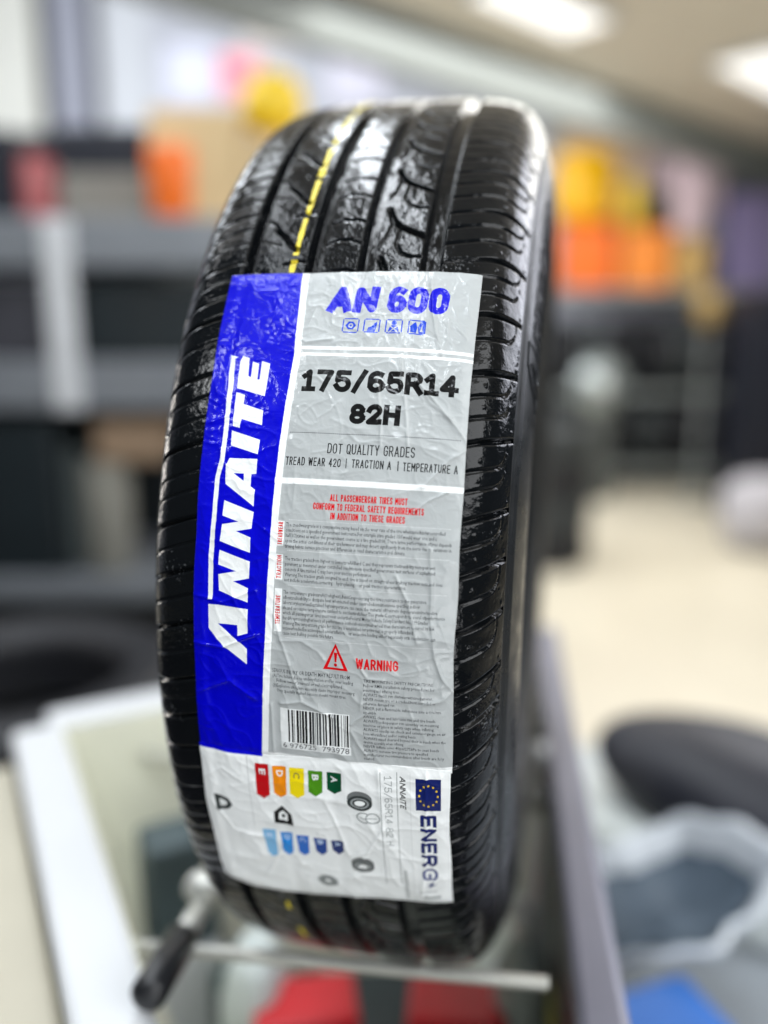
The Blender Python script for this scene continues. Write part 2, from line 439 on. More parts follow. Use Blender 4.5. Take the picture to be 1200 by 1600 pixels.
# a plain grotesque drawn with strokes, for the headings
def _arc(cx, cy, rx, ry, a0, a1, n=14): return [(cx + rx * math.cos(R_(a0 + (a1 - a0) * i / n)), cy + ry * math.sin(R_(a0 + (a1 - a0) * i / n))) for i in range(n + 1)]
_w = .56; _h = _w / 2
_O = _arc(_h, .70, _h, .30, 0, 180) + _arc(_h, .30, _h, .30, 180, 360) + [(_w, .70)]
STK = {
 'A': (.62, [[(0, 0), (.31, 1), (.62, 0)], [(.11, .30), (.51, .30)]]), 'B': (.56, [[(0, 0), (0, 1), (.28, 1)] + _arc(.30, .76, .24, .24, 90, -90, 8) + [(0, .52)], [(.28, .52)] + _arc(.30, .26, .26, .26, 90, -90, 8) + [(0, 0)]]),
 'C': (_w, [_arc(_h, .70, _h, .30, 0, 180) + _arc(_h, .30, _h, .30, 180, 360)]), 'D': (.56, [[(0, 0), (0, 1), (.22, 1)] + _arc(.24, .68, .32, .32, 90, 0, 8) + _arc(.24, .32, .32, .32, 0, -90, 8) + [(0, 0)]]),
 'E': (.48, [[(.48, 1), (0, 1), (0, 0), (.48, 0)], [(0, .52), (.42, .52)]]), 'F': (.46, [[(.46, 1), (0, 1), (0, 0)], [(0, .50), (.40, .50)]]),
 'G': (_w, [_arc(_h, .70, _h, .30, 10, 180) + _arc(_h, .30, _h, .30, 180, 360) + [(_w, .48), (.32, .48)]]), 'H': (.56, [[(0, 0), (0, 1)], [(.56, 0), (.56, 1)], [(0, .5), (.56, .5)]]), 'I': (.02, [[(0.01, 0), (.01, 1)]]),
 'L': (.46, [[(0, 1), (0, 0), (.46, 0)]]), 'M': (.70, [[(0, 0), (0, 1), (.35, .35), (.70, 1), (.70, 0)]]), 'N': (.58, [[(0, 0), (0, 1), (.58, 0), (.58, 1)]]), 'O': (_w, [_O]), '0': (_w, [_O]),
 'P': (.54, [[(0, 0), (0, 1), (.28, 1)] + _arc(.28, .73, .26, .27, 90, -90, 8) + [(0, .46)]]), 'Q': (_w, [_O, [(.34, .22), (.60, -.04)]]), 'R': (.56, [[(0, 0), (0, 1), (.28, 1)] + _arc(.28, .74, .26, .26, 90, -90, 8) + [(0, .48)], [(.28, .48), (.56, 0)]]),
 'S': (.54, [_arc(.27, .745, .27, .255, 15, 180, 9) + _arc(.27, .745, .27, .245, 180, 270, 4) + _arc(.27, .255, .27, .245, 90, 0, 4) + _arc(.27, .255, .27, .255, 0, -165, 9)]),
 'T': (.54, [[(0, 1), (.54, 1)], [(.27, 1), (.27, 0)]]), 'U': (.56, [[(0, 1), (0, .28)] + _arc(.28, .28, .28, .28, 180, 360) + [(.56, 1)]]), 'V': (.58, [[(0, 1), (.29, 0), (.58, 1)]]), 'W': (.86, [[(0, 1), (.20, 0), (.43, .9), (.66, 0), (.86, 1)]]), 'Y': (.58, [[(0, 1), (.29, .45), (.58, 1)], [(.29, .45), (.29, 0)]]),
 '1': (.40, [[(0, .76), (.22, 1), (.22, 0)], [(0.02, 0), (.42, 0)]]), '2': (.54, [_arc(.27, .72, .27, .28, 170, -25, 10) + [(0, 0), (.54, 0)]]), '4': (.58, [[(.40, 0), (.40, 1), (0, .27), (.58, .27)]]),
 '5': (.54, [[(.50, 1), (.06, 1), (.03, .52)] + _arc(.26, .31, .28, .31, 130, -160, 12)]), '6': (.54, [_arc(.28, .70, .28, .30, 52, 180, 7) + [(0.0, .28)], _arc(.27, .28, .27, .28, 0, 360, 18)]), '7': (.54, [[(0, 1), (.54, 1), (.20, 0)]]),
 '8': (.54, [_arc(.27, .75, .235, .25, 0, 360, 16), _arc(.27, .26, .27, .26, 0, 360, 16)]), '/': (.42, [[(0, -.04), (.42, 1.04)]]), ' ': (.22, [])}
def stext(body, u0, v0, u1, v1, col, th, rot=0, slant=0.0, gap=.20, alpha=1.0):
    Lw = (v1 - v0) if rot else (u1 - u0); Hh = (u1 - u0) if rot else (v1 - v0)
    x = 0; gl = []
    tot = sum(STK[c][0] for c in body); n = len(body) - 1
    # advance so that the strokes keep their thickness whatever the width of the box
    k = (Lw - th - n * (th * 1.0 + gap * th) - slant * Hh) / tot
    for c in body:
        w, st = STK[c]; gl.append((x, st)); x += w * k + th * (1.0 + gap)
    for x0, st in gl:
        for pl in st:
            P = []
            for a, b in pl:
                yy = th / 2 + b * (Hh - th); xx = x0 + th / 2 + a * k + slant * yy
                P.append((u0 + xx, v0 + yy) if rot == 0 else ((u1 - yy, v0 + xx) if rot == 90 else (u0 + yy, v1 - xx)))
            for i, (a, b) in enumerate(zip(P[:-1], P[1:])):
                if math.hypot(b[0] - a[0], b[1] - a[1]) < .02: continue
                d = (np.array(b) - a) / math.hypot(b[0] - a[0], b[1] - a[1]) * th / 2
                cap = lambda q, sg: q
                a2 = np.array(a) - (d if i == 0 else 0); b2 = np.array(b) + (d if i == len(P) - 2 else 0)
                line(a2, b2, th, col, alpha)
                if i: ring(a[0], a[1], th / 2, th / 2, col, 10, alpha)

rect(U0, V0, U1, V1, SILVER)
rect(U0, V0, U1, -98, WHITE)
bl = [(-16.4, 126), (-13.6, 80.4), (-15.2, 37), (-16.0, -3), (-17.2, -45), (-20.4, -101)]
poly([(p[0] + 3.0, p[1]) for p in bl] + [(p[0] - 4, p[1]) for p in bl[::-1]], WHITE)
poly(bl + [(-60, -101), (-60, 126)], BLUE)
LOGO = {
 'E': [(-37.2, 78.8), (-34.0, 77.7), (-33.3, 69.3), (-32.0, 68.5), (-32.1, 76.0), (-29.1, 75.0), (-28.9, 67.6), (-27.8, 67.7), (-27.8, 76.2), (-23.9, 75.0), (-24.2, 59.9), (-37.6, 63.5), (-38.2, 76.1)],
 'T': [(-37.7, 61.6), (-33.6, 60.4), (-33.5, 56.2), (-24.1, 53.5), (-23.9, 47.0), (-33.5, 49.5), (-33.8, 45.4), (-37.3, 46.3)],
 'I': [(-37.5, 44.3), (-24.0, 40.5), (-24.2, 34.2), (-37.2, 37.7)],
 'A2': [(-37.1, 32.2), (-24.2, 32.2), (-24.2, 25.8), (-26.4, 25.6), (-26.4, 20.4), (-24.2, 19.1), (-24.3, 11.9), (-38.1, 21.0), (-38.6, 29.2)],
 'N2': [(-38.0, 13.9), (-24.1, 9.6), (-24.6, 2.5), (-31.7, 1.0), (-24.7, -1.3), (-24.7, -7.8), (-38.8, -3.7), (-38.2, 3.6), (-30.7, 5.1), (-38.4, 7.3)],
 'N1': [(-38.9, -7.5), (-24.6, -11.5), (-24.6, -18.7), (-31.9, -20.5), (-25.0, -23.0), (-25.2, -29.2), (-38.5, -25.1), (-39.0, -18.0), (-30.7, -16.1), (-39.2, -13.8)],
 'A1': [(-43.7, -31.6), (-38.8, -31.3), (-25.1, -32.1), (-25.1, -42.7), (-29.7, -44.3), (-29.8, -39.5), (-39.0, -39.5), (-25.5, -49.7), (-25.7, -56.8), (-37.0, -49.1), (-43.5, -42.4)],
 'bar': [(-43.1, 79.3), (-39.4, 78.3), (-40.8, 77.6), (-40.4, 71.6), (-39.7, 64.3), (-39.2, 45.3), (-39.6, 30.5), (-41.1, 24.1), (-41.3, 8.7), (-41.3, 4.9), (-41.7, -11.2), (-41.5, -29.1), (-43.7, -29.4), (-44.1, -11.4), (-43.6, 2.4), (-43.4, 8.6), (-43.4, 23.6), (-41.8, 32.3), (-41.5, 45.7), (-42.2, 64.3), (-42.9, 70.7)]}
for k, g in LOGO.items(): poly(g, WHITE)
poly([(-34.7, 25.7), (-29.8, 25.7), (-29.7, 22.5)], BLUE)
# top block
stext('AN', -2.1, 100.1, 21.0, 113.5, BLUE, 3.9, slant=0.07, gap=.12)
stext('600', 24.5, 100.2, 51.6, 113.8, BLUE, 3.3, slant=0.04, gap=.12)
IB = srgb(10, 60, 190)
for i, (a, b) in enumerate(((6.3, 13.6), (15.6, 22.9), (25.2, 32.6), (35.0, 42.6))):
    y0, y1 = 90.2, 97.2; w = .55
    rect(a, y0 + .6, b, y1 - .6, IB); rect(a + .6, y0, b - .6, y1, IB); rect(a + w, y0 + w, b - w, y1 - w, SILVER)
    m_ = (a + b) / 2; c_ = (y0 + y1) / 2
    if i == 0:
        poly([(a + 1.2, c_), (m_ - 1, c_ + 1.9), (m_ + 1, c_ + 1.9), (b - 1.2, c_), (m_ + 1, c_ - 1.9), (m_ - 1, c_ - 1.9)], IB); ring(m_, c_, 1.1, 1.1, SILVER); ring(m_, c_, .5, .5, IB)
    if i == 1:
        poly([(a + 1.8, y0 + .5), (a + 2.3, y0 + 2.5), (m_, y0 + 3.0), (m_ + 1, y0 + 4.6), (b - 1.6, y0 + 5.6), (b - 1.3, y0 + 4.4), (m_ + 2.1, y0 + 2.8), (m_ + 1.6, y0 + .5)], IB)
    if i == 2:
        ring(m_, c_ + 1.7, 1.15, 1.2, IB); poly([(a + 1.3, y0 + .8), (a + 1.9, y0 + 3.2), (m_ - 1, y0 + 4), (m_ + 1, y0 + 4), (b - 1.9, y0 + 3.2), (b - 1.3, y0 + .8)], IB)
        line((a + 1.6, y0 + .4), (m_ + 1.6, y0 + 3.6), .5, SILVER); line((b - 1.6, y0 + .4), (m_ - 1.6, y0 + 3.6), .5, SILVER)
    if i == 3:
        poly([(a + .9, c_ + .4), (m_ - .6, y1 - .9), (m_ + .3, c_), (m_ - .2, y0 + .6), (a + 1.2, y0 + 1.2)], IB)
        poly([(m_ + 1.0, y0 + .6), (m_ + .4, c_), (m_ + 1.6, y1 - .6), (b - .5, y1 - .6), (b - .5, y0 + .6)], IB); poly([(m_ + 1.5, y0 + 1.4), (m_ + 2.2, y0 + 5.2), (m_ + 2.6, y0 + 1.4)], SILVER)
rect(-11.8, 81.9, 66, 83.5, WHITE); rect(-11.8, 78.9, 66, 80.3, WHITE)
stext('175/65R14', -8.4, 62.6, 59.0, 72.6, BLACK, 2.35, gap=.16)
stext('82H', 14.2, 48.9, 35.8, 57.8, BLACK, 2.35, gap=.16)
u = -11.0
while u < 61.5:
    rect(u, 44.2, u + .42, 44.6, GREY); u += .9
stext('DOT QUALITY GRADES', 6.3, 35.9, 43.2, 40.3, BLACK, .46, gap=.9)
stext('TREAD WEAR 420', -11.7, 30.3, 12.4, 33.9, BLACK, .44, gap=.8); rect(14.6, 30.0, 15.0, 34.2, BLACK)
stext('TRACTION A', 17.2, 30.3, 33.8, 33.9, BLACK, .44, gap=.8); rect(36.4, 30.0, 36.8, 34.2, BLACK)
stext('TEMPERATURE A', 38.6, 30.2, 61.2, 33.8, BLACK, .44, gap=.8)
rect(-15.6, 22.4, 66, 24.9, WHITE)
stext('ALL PASSENGERCAR TIRES MUST', 9.0, 16.0, 41.6, 18.9, RED, .45, gap=.4)
stext('CONFORM TO FEDERAL SAFETY REQUIREMENTS', 2.0, 12.2, 48.6, 15.1, RED, .45, gap=.4)
stext('IN ADDITION TO THESE GRADES', 9.6, 8.4, 41.0, 11.3, RED, .45, gap=.4)
for t_, a, b in (('TREADWEAR', -3.9, 6.6), ('TRACTION', -18.2, -7.4), ('TEMPERATURE', -40.6, -22.0)):
    rect(-13.2, a, -9.9, b, WHITE)
    stext(t_, -12.7, a + .5 if t_ != 'TEMPERATURE' else -37.4, -10.6, b - .5 if t_ != 'TEMPERATURE' else -24.9, RED, .34, rot=90, gap=.7)
def para(lines, u0, v_top, pitch, h, skew=0.0, col=srgb(40, 43, 45), bold=0.006):
    for i, (t_, u1) in enumerate(lines):
        vt = v_top - i * pitch; ind = 0
        text(t_, u0, vt - h * 1.15, u1, vt + h * .1, col, bold, skew=skew, res=1, vfit=False)
para([('The treadweargrade is a comparative rating based on the wear rate of the tire whentastedundercontrolled', 57.8),
      ("conditions on a specified government testcourse.For example atire graded 150'would wear one and a", 54.5),
      ('half(1/2)times as wellon the government course as a tire graded100. There lative performance oftires depends', 60.6),
      ('upon the actual conditions of their use,however and may depart significantly from the norm due to variations in', 60.6),
      ('driving habits service practices and differences in road characteristics and climate.', 42.0)], -9.2, 6.0, 2.25, 1.75)
para([('The traction grades,from highest to lowestareAABand C and they represent thetiresability tostopon wet', 54.5),
      ('pavement as measured under controlled conditionson specified government test surfaces of asphaltand', 54.5),
      ('concrete A tire marked C may have poor traction performance.', 28.5),
      ('Warning.The traction grade assigned to each tire is based on straight-ahead braking traction tests,and does', 57.8),
      ('not include acceleration,cornering,   hydroplaning,    or peak traction characteristics.', 43.0)], -9.0, -8.3, 2.25, 1.75)
para([('The temperature gradesareA(thehighest),BandCrepresenting the tire\'s resistance to the generation', 51.5),
      ('ofheatanditsabilityto dissipate heat whentested under controlledconditionsona specified indoor', 49.0),
      ('laboratorytestwheelSustained hightemperature can cause the material ofthetireto degenerateandreducetire', 56.2),
      ('life,and excessive temperature canlead to suddentirefailuer.The grade C corresponds to alevel ofperformance', 59.4),
      ('which all passengercar tires mustmeet undertheFederal MotorVehicle SafetyStandard No.109Grades', 52.5),
      ('BandArepresenthigherlevels of performance onthelaboratorytest wheel than theminimum required by law.', 55.5),
      ('Warning:The temperature grade for this tire is established for a tire that is properly inflatedand', 46.5),
      ('notoverloadedExcessivespeed underinflation,   or excessive loading,either separately orin combination,can', 55.8),
      ('cause heat buildup possible tire failure.', 13.2)], -9.4, -22.6, 2.2, 1.75)
for vd in (7.2, -5.6, -20.4, -43.0):
    u = -8
    while u < 60: rect(u, vd, u + .3, vd + .2, WHITE); u += .75
# warning triangle
T3 = lambda f: [(8.6 + f * 1.9, -55.4 + f), (14.0, -43.6 - f * 2.0), (19.6 - f * 1.9, -55.4 + f)]
poly(T3(0), RED); poly(T3(1.05), SILVER)
poly([(13.3, -47.6), (14.9, -47.6), (14.5, -51.8), (13.7, -51.8)], RED); ring(14.1, -53.1, .75, .75, RED)
stext('WARNING', 22.9, -53.9, 40.8, -49.2, RED, .82, gap=.4)
para([('SERIOUS INJURY OR DEATH MAY RESULT FROM', 20.3)], -14.2, -57.4, 2.2, 1.9)
para([('(A)Tire failure due to underinflation and/or over loading', 21.8)], -14.0, -59.8, 2.2, 1.7)
para([("Follow owner'smanual or vehicletireplacard", 17.0)], -12.3, -62.0, 2.2, 1.7)
para([('(B)Explosion oftire/rim assembly dueto improper mounting', 22.5)], -14.0, -64.3, 2.2, 1.7)
para([('Only specially trained persons should mount tires.', 18.8)], -12.3, -66.5, 2.2, 1.7)
para([('TIRE MOUNTING SAFETY PRECAUTIONS', 55.6), (' Follow RMA installation safety procedures for', 56.2), ('mounting and inflating tires.', 41.5),
      (' ALWAYS match rim diameterwithtirediameter.', 55.5), (' NEVER mount tire on a cracked,bent,corroded or', 56.8), ('otherwise damaged rim.', 39.8),
      (' NEVER put a flammable substance into a tire/rim', 59.0), ('assembly.', 32.0), (' AWAYS clean and lubricate rim and tire beads.', 57.0), (' ALWAYS lockoperator rim assembly on mounting', 58.2),
      ('machine or place in safety cage when inflating.', 56.4), (' ALWAYS useclip-on chuck and extensiongauge on air', 61.2), ('hose wheninflated and/or seating beads.', 48.8),
      (' ALWAYS stand clearand beyond their in reach when the', 61.2), ('tire/rim assembly when inflating.', 43.5), (' NEVER inflate over 40psi/275kPa to seat beads', 58.5),
      (' ALWAYS increase tire pressure to specified', 53.8), ('manufacturer recommendation after beads are fully', 60.6), ('seated.', 31.0)], 26.2, -58.3, 2.04, 1.55)
# bar code
rect(-10.9, -91.5, 20.2, -75.2, WHITE, .85); rect(-10.9, -95.0, 20.6, -91.0, WHITE, .75)
rr = random.Random(11); u = -7.4
while u < 19.2:
    w = rr.choice([.28, .28, .5, .75, 1.0]); dark = BLACK if rr.random() > .35 else GREY
    rect(u, -91.2, min(u + w, 19.6), -75.6, dark); u += w + rr.choice([.35, .35, .6, .9])
text('6 976725  793978', -10.0, -94.4, 19.8, -91.7, GREY, 0.0)
# energy sheet
AR = {(1): ([(-24.1, -104.5), (-17.7, -104.2), (-18.0, -120.9), (-21.2, -123.9), (-24.4, -121.3)], srgb(190, 8, 24), 'E'),
      (2): ([(-15.9, -104.8), (-9.6, -104.6), (-10.0, -119.4), (-13.0, -121.9), (-16.0, -119.6)], srgb(238, 140, 12), 'D'),
      (3): ([(-8.1, -104.7), (-1.2, -104.5), (-1.6, -118.6), (-5.0, -120.9), (-8.4, -118.9)], srgb(238, 215, 10), 'C'),
      (4): ([(0.6, -105.1), (7.2, -104.9), (6.8, -116.0), (3.7, -118.3), (0.4, -116.4)], srgb(72, 138, 20), 'B'),
      (5): ([(9.1, -105.0), (15.8, -104.7), (15.6, -113.9), (12.3, -116.3), (9.0, -114.2)], srgb(4, 74, 44), 'A')}
for k, (g, c, t_) in AR.items():
    poly(g, c); ub = g[0][0] + 1.7
    text(t_, ub, -110.3, ub + 3.0, -107.0, WHITE if t_ != 'C' else srgb(150, 140, 60), 0.03, rot=-90)
for g, c, t_ in (([(-24.4, -143.5), (-18.0, -143.0), (-18.6, -160.0), (-21.6, -162.2), (-23.6, -159.5)], srgb(120, 180, 222), 'E'), ([(-15.9, -144.4), (-10.0, -143.9), (-10.8, -157.6), (-13.0, -159.8), (-15.5, -157.6)], srgb(38, 132, 210), 'D'),
                 ([(-8.2, -145.0), (-2.1, -144.4), (-2.8, -156.2), (-5.3, -158.6), (-7.8, -156.4)], srgb(20, 98, 190), 'C'), ([(0.2, -145.1), (6.4, -144.7), (6.0, -154.0), (3.3, -156.6), (0.8, -154.2)], srgb(12, 62, 140), 'B'),
                 ([(8.5, -145.3), (14.6, -144.8), (14.2, -152.0), (11.6, -154.6), (8.9, -152.0)], srgb(14, 40, 104), 'A')):
    poly(g, c); ub = g[0][0] + 1.6; text(t_, ub, -149.0, ub + 2.8, -146.2, srgb(190, 210, 235), 0.02, rot=-90)
LG = srgb(150, 155, 155)
rect(-28.0, -142, -27.6, -101, LG, .5)
D1 = srgb(50, 56, 56)
poly([(-46.5, -126.0), (-39.5, -127.6), (-37.6, -131.2), (-40.0, -134.4), (-46.0, -136.5)], D1); poly([(-44.3, -129.0), (-41.0, -129.5), (-40.3, -131.0), (-41.3, -132.6), (-44.1, -133.6)], WHITE)
poly([(-17.4, -137.6), (-17.4, -131.4), (-13.2, -127.0), (-9.0, -131.4), (-8.4, -138.6)], BLACK); poly([(-15.2, -135.4), (-15.0, -131.8), (-13.0, -130.0), (-10.8, -132.2), (-11.2, -136.0)], WHITE); ring(-13.0, -133.2, .9, 1.1, D1)
def little_tyre(cu, cv, s_, c=1.0):
    dk = tuple(np.array(D1) * c + (1 - c) * .5)
    ring(cu, cv + 2.6 * s_, 5.6 * s_, 4.0 * s_, tuple(np.array(LG) * .5)); rect(cu - 5.6 * s_, cv, cu + 5.6 * s_, cv + 2.6 * s_, tuple(np.array(LG) * .5))
    ring(cu, cv, 5.6 * s_, 4.2 * s_, dk); ring(cu, cv, 4.2 * s_, 2.9 * s_, LG); ring(cu, cv, 3.3 * s_, 2.2 * s_, dk); ring(cu, cv, 2.4 * s_, 1.4 * s_, WHITE)
little_tyre(23.6, -119.6, 1.0)
for du in (0, 4.2): ring(25.0 + du, -127.6, 3.4, 3.2, LG); ring(25.0 + du, -127.6, 2.7, 2.5, WHITE)
rect(23.4, -128.0, 31.0, -127.5, LG)
little_tyre(22.6, -160.5, 0.95, .9)
ring(4.4, -175.2, 5.2, 4.4, LG); ring(4.4, -175.2, 3.7, 3.0, tuple(np.array(LG) * .4)); ring(4.4, -175.2, 2.6, 2.1, LG); ring(4.4, -175.2, 1.5, 1.1, WHITE)
rect(33.0, -172, 33.35, -101.5, LG); rect(40.2, -172, 40.55, -101.5, LG)
stext('175/65R14 82 H', 34.8, -143.5, 38.2, -103.6, LG, .4, rot=-90, gap=1.2)
stext('ANNAITE', 41.6, -121.5, 44.2, -103.6, BLACK, .5, rot=-90, slant=.3, gap=.5)
rect(46, -186, 46.3, -101.5, LG, .3)
EU = srgb(10, 26, 96)
rect(48.5, -121.4, 59.4, -103.9, EU)
for k in range(12):
    a = 2 * math.pi * k / 12; cu, cv = 54.0 + 4.0 * math.cos(a), -112.9 + 5.6 * math.sin(a)
    poly([(cu + (.62 if q % 2 == 0 else .28) * math.sin(q * math.pi / 5), cv + (.86 if q % 2 == 0 else .38) * math.cos(q * math.pi / 5)) for q in range(10)], srgb(240, 205, 20))
stext('ENER', 50.2, -156.6, 57.4, -124.0, EU, 1.7, rot=-90, gap=.6)
stext('G', 50.2, -166.6, 57.4, -158.4, srgb(84, 92, 138), 1.4, rot=-90)
poly([(55.6, -167.4), (51.8, -170.2), (53.8, -170.4), (52.0, -173.2), (56.6, -170.0), (54.6, -169.8)], srgb(60, 70, 120))
rect(48.6, -176.6, 56.6, -175.2, LG, .5); rect(50.2, -181.4, 58.2, -179.0, LG, .8)
rect(41.6, -184, 43.4, -160, LG, .55)

art = bpy.data.images.new('label_artwork', W_, H_, alpha=False)
art.colorspace_settings.name = 'Non-Color'                  # the array already holds linear values
buf = np.ones((H_, W_, 4), np.float32); buf[..., :3] = IMG
art.pixels.foreach_set(buf.ravel()); art.update(); art.pack()
del buf

def label_material(name, rough, coat):
    m = bpy.data.materials.new(name); m.use_nodes = True; nt = m.node_tree; b = nt.nodes['Principled BSDF']
    t = nt.nodes.new('ShaderNodeTexImage'); t.image = art; t.extension = 'EXTEND'
    nt.links.new(t.outputs['Color'], b.inputs['Base Color'])
    b.inputs['Roughness'].default_value = rough; b.inputs['Specular IOR Level'].default_value = 0.12
    b.inputs['Coat Weight'].default_value = coat; b.inputs['Coat Roughness'].default_value = 0.035
    tc = nt.nodes.new('ShaderNodeTexCoord')
    n = nt.nodes.new('ShaderNodeTexNoise'); n.inputs['Scale'].default_value = 210; n.inputs['Detail'].default_value = 5; n.inputs['Distortion'].default_value = 1.2
    nt.links.new(tc.outputs['Object'], n.inputs['Vector'])
    bp = nt.nodes.new('ShaderNodeBump'); bp.inputs['Strength'].default_value = 0.3; bp.inputs['Distance'].default_value = 0.0008
    nt.links.new(n.outputs['Fac'], bp.inputs['Height'])
    nt.links.new(bp.outputs['Normal'], b.inputs['Normal']); nt.links.new(bp.outputs['Normal'], b.inputs['Coat Normal'])
    return m
film = label_material('label_film', 0.36, 0.42)
paper = label_material('energy_sheet_paper', 0.42, 0.25)

# wrinkled surface of the label
NR = np.random.RandomState(7)
def vnoise(u, v, lam, seed):
    r = np.random.RandomState(seed).rand(256, 256)
    x, y = u / lam + 100.0, v / lam + 100.0
    i, j = np.floor(x).astype(int), np.floor(y).astype(int); fx, fy = sstep(x - i), sstep(y - j)
    g = lambda a, b: r[a % 256, b % 256]
    return (g(i, j) * (1 - fx) + g(i + 1, j) * fx) * (1 - fy) + (g(i, j + 1) * (1 - fx) + g(i + 1, j + 1) * fx) * fy
CREASE = [[(-10.0, -44.5), (-1.4, -44.2), (5.7, -48.1), (8.5, -51.3)], [(52.3, -1.8), (53.0, -28.5), (55.3, -47.6), (59.0, -56.0), (64.0, -61.9)], [(64.0, -61.9), (59.2, -66.1), (52.6, -67.8)],
 [(22.4, -50.0), (28.0, -58.0), (34.9, -58.0)], [(-10.4, -73.3), (-1.6, -70.7), (7.0, -74.4), (12.6, -77.4)], [(20.8, -79.6), (28.1, -73.3)], [(20.7, -82.7), (23.7, -88.6), (27.8, -94.5)],
 [(42.3, 68.0), (52.6, 57.3), (59.9, 49.6), (66.0, 42.1)], [(25.3, 67.1), (28.5, 39.4)], [(33.9, 79.2), (36.7, 62.0), (39.7, 40.0)], [(40.7, 70.8), (47.6, 59.8), (56.9, 53.5)], [(42.7, 117.8), (46.8, 92.0), (50.6, 80.2)],
 [(-15.3, 90.3), (-8.7, 85.7), (2.6, 87.3)], [(-13.0, -33.5), (-10.0, -44.5), (-5.7, -58.5), (-1.6, -69.8)], [(38.9, -13.3), (44.7, -26.3), (47.9, -39.7)], [(-14.9, -74.5), (-13.9, -96.8)],
 [(-50.6, -28.5), (-38.2, -30.2), (-21.9, -23.2)], [(-51.7, -49.0), (-36.7, -50.2), (-20.2, -42.6)], [(-50.1, -73.2), (-34.0, -64.7), (-22.2, -72.3)], [(-50.0, 48.0), (-39.6, 51.0)],
 [(-51.1, -117.8), (-40.4, -110.0), (-31.3, -115.3)], [(-49.3, -129.0), (-38.7, -147.1), (-25.6, -148.1)], [(7.9, -121.5), (12.8, -136.2), (16.1, -152.6)], [(33.7, -132.9), (20.1, -161.1)], [(-13.1, -149.7), (-26.7, -177.7)],
 [(52.8, -100.5), (53.3, -135.0), (49.4, -179.3)], [(31.9, -100.6), (33.7, -132.9)], [(57.9, 22.4), (50.3, 17.9), (45.3, 13.6)], [(66.0, 42.1), (56.9, 35.7), (47.3, 23.0)]]
for _ in range(70):
    a = NR.rand() * math.pi; L = 5 + NR.rand() * 14; u, v = -50 + NR.rand() * 114, -185 + NR.rand() * 305
    b = a + (NR.rand() - .5) * 1.2
    CREASE.append([(u, v), (u + L / 2 * math.cos(a), v + L / 2 * math.sin(a)), (u + L / 2 * (math.cos(a) + math.cos(b)), v + L / 2 * (math.sin(a) + math.sin(b)))])
def wrinkle(u, v):
    wu = u + 5 * (vnoise(u, v, 17, 1) - .5) + 2 * (vnoise(u, v, 6, 2) - .5); wv = v + 5 * (vnoise(u, v, 15, 3) - .5) + 2 * (vnoise(u, v, 6, 4) - .5)
    low = np.interp(v, [-190, -100, -30, 20, 60, 125], [1.0, 1.0, 1.0, .75, .6, .6])
    rid = lambda lam, sd, p: (1 - np.abs(2 * vnoise(wu * .8 + .3 * wv, wv, lam, sd) - 1)) ** p
    h = 0.78 * low * rid(26, 5, 4) + 0.34 * low * rid(13, 6, 5) + 0.24 * rid(6.5, 7, 6) + 0.11 * rid(3.2, 8, 4) * sstep((v + 60) / 90)
    h += 0.5 * vnoise(u, v, 38, 9)
    for k, c in enumerate(CREASE):
        us = [q[0] for q in c]; vs = [q[1] for q in c]
        mk = (u > min(us) - 5) & (u < max(us) + 5) & (v > min(vs) - 5) & (v < max(vs) + 5)
        if not mk.any(): continue
        uu, vv = wu[mk] * .25 + u[mk] * .75, wv[mk] * .25 + v[mk] * .75
        d = seg_d(uu, vv, c)
        amp = (0.74 if k < 29 else 0.30) * (.7 + .6 * ((k * 37) % 10) / 10)
        h[mk] += amp * np.exp(-d / (0.55 if k % 2 else 0.8)) * sstep((5 - d) / 4)
    # the sheet sags a little into the grooves below and shows their edges
    for g, w in GRO:
        h -= 0.45 * np.exp(-((u - g) / (w * .45)) ** 2) * (0.4 + .6 * vnoise(u, v, 30, 12))
    return h
def sheet(name, ue0, ue1, top, bot, lift, m, step=0.42):
    """top/bot are functions of u giving the edges in v"""
    nu = int((ue1 - ue0) / step) + 1; nv = int((top(0) - bot(0)) / step) + 1
    a = np.linspace(0, 1, nu)[None, :]; b = np.linspace(0, 1, nv)[:, None]
    U = ue0 + (ue1 - ue0) * a + 0 * b
    V = bot(U) + (top(U) - bot(U)) * b
    # slightly uneven cut edges
    eu = np.minimum(a, 1 - a) * (ue1 - ue0)
    U = U + np.exp(-eu / 3) * 0.5 * (vnoise(U, V, 22, 20) - .5) * 2
    ph = V / R0
    h = lift + wrinkle(U, V)
    h = h * (0.45 + 0.55 * sstep(np.minimum(eu, np.minimum(top(U) - V, V - bot(U))) / 5.0)) + 0.15
    co = to_local(U, V, h).reshape(-1, 3)
    uv = np.stack([(U - U0) / (U1 - U0), (V - V0) / (V1 - V0)], -1).reshape(-1, 2)
    f = grid_faces(nv, nu)
    # thickness: a skirt round the border going down to the rubber
    idx = np.arange(nv * nu).reshape(nv, nu)
    loop = np.r_[idx[0, :], idx[1:, -1], idx[-1, -2::-1], idx[-2:0:-1, 0]]
    lo = to_local(U.ravel()[loop], V.ravel()[loop], h.ravel()[loop] - 0.25)
    n0 = len(co); co = np.vstack([co, lo]); uv = np.vstack([uv, uv[loop]])
    k = np.arange(len(loop)); k2 = (k + 1) % len(loop)
    f = np.vstack([f, np.stack([loop[k], n0 + k, n0 + k2, loop[k2]], -1)])
    return link(name, np_mesh(name, co, f, True, uv), m, tyre)
tb = lambda pts: (lambda u: np.interp(u, [p[0] for p in pts], [p[1] for p in pts]))
lab = sheet('brand_label', -51.0, 64.0, tb([(-52, 121.5), (-16, 120.9), (64, 123.4)]), lambda u: -101.5 + 0 * u, 0.25, film)
tag(lab, 'blue and silver wrinkled glossy label printed with the tyre size')
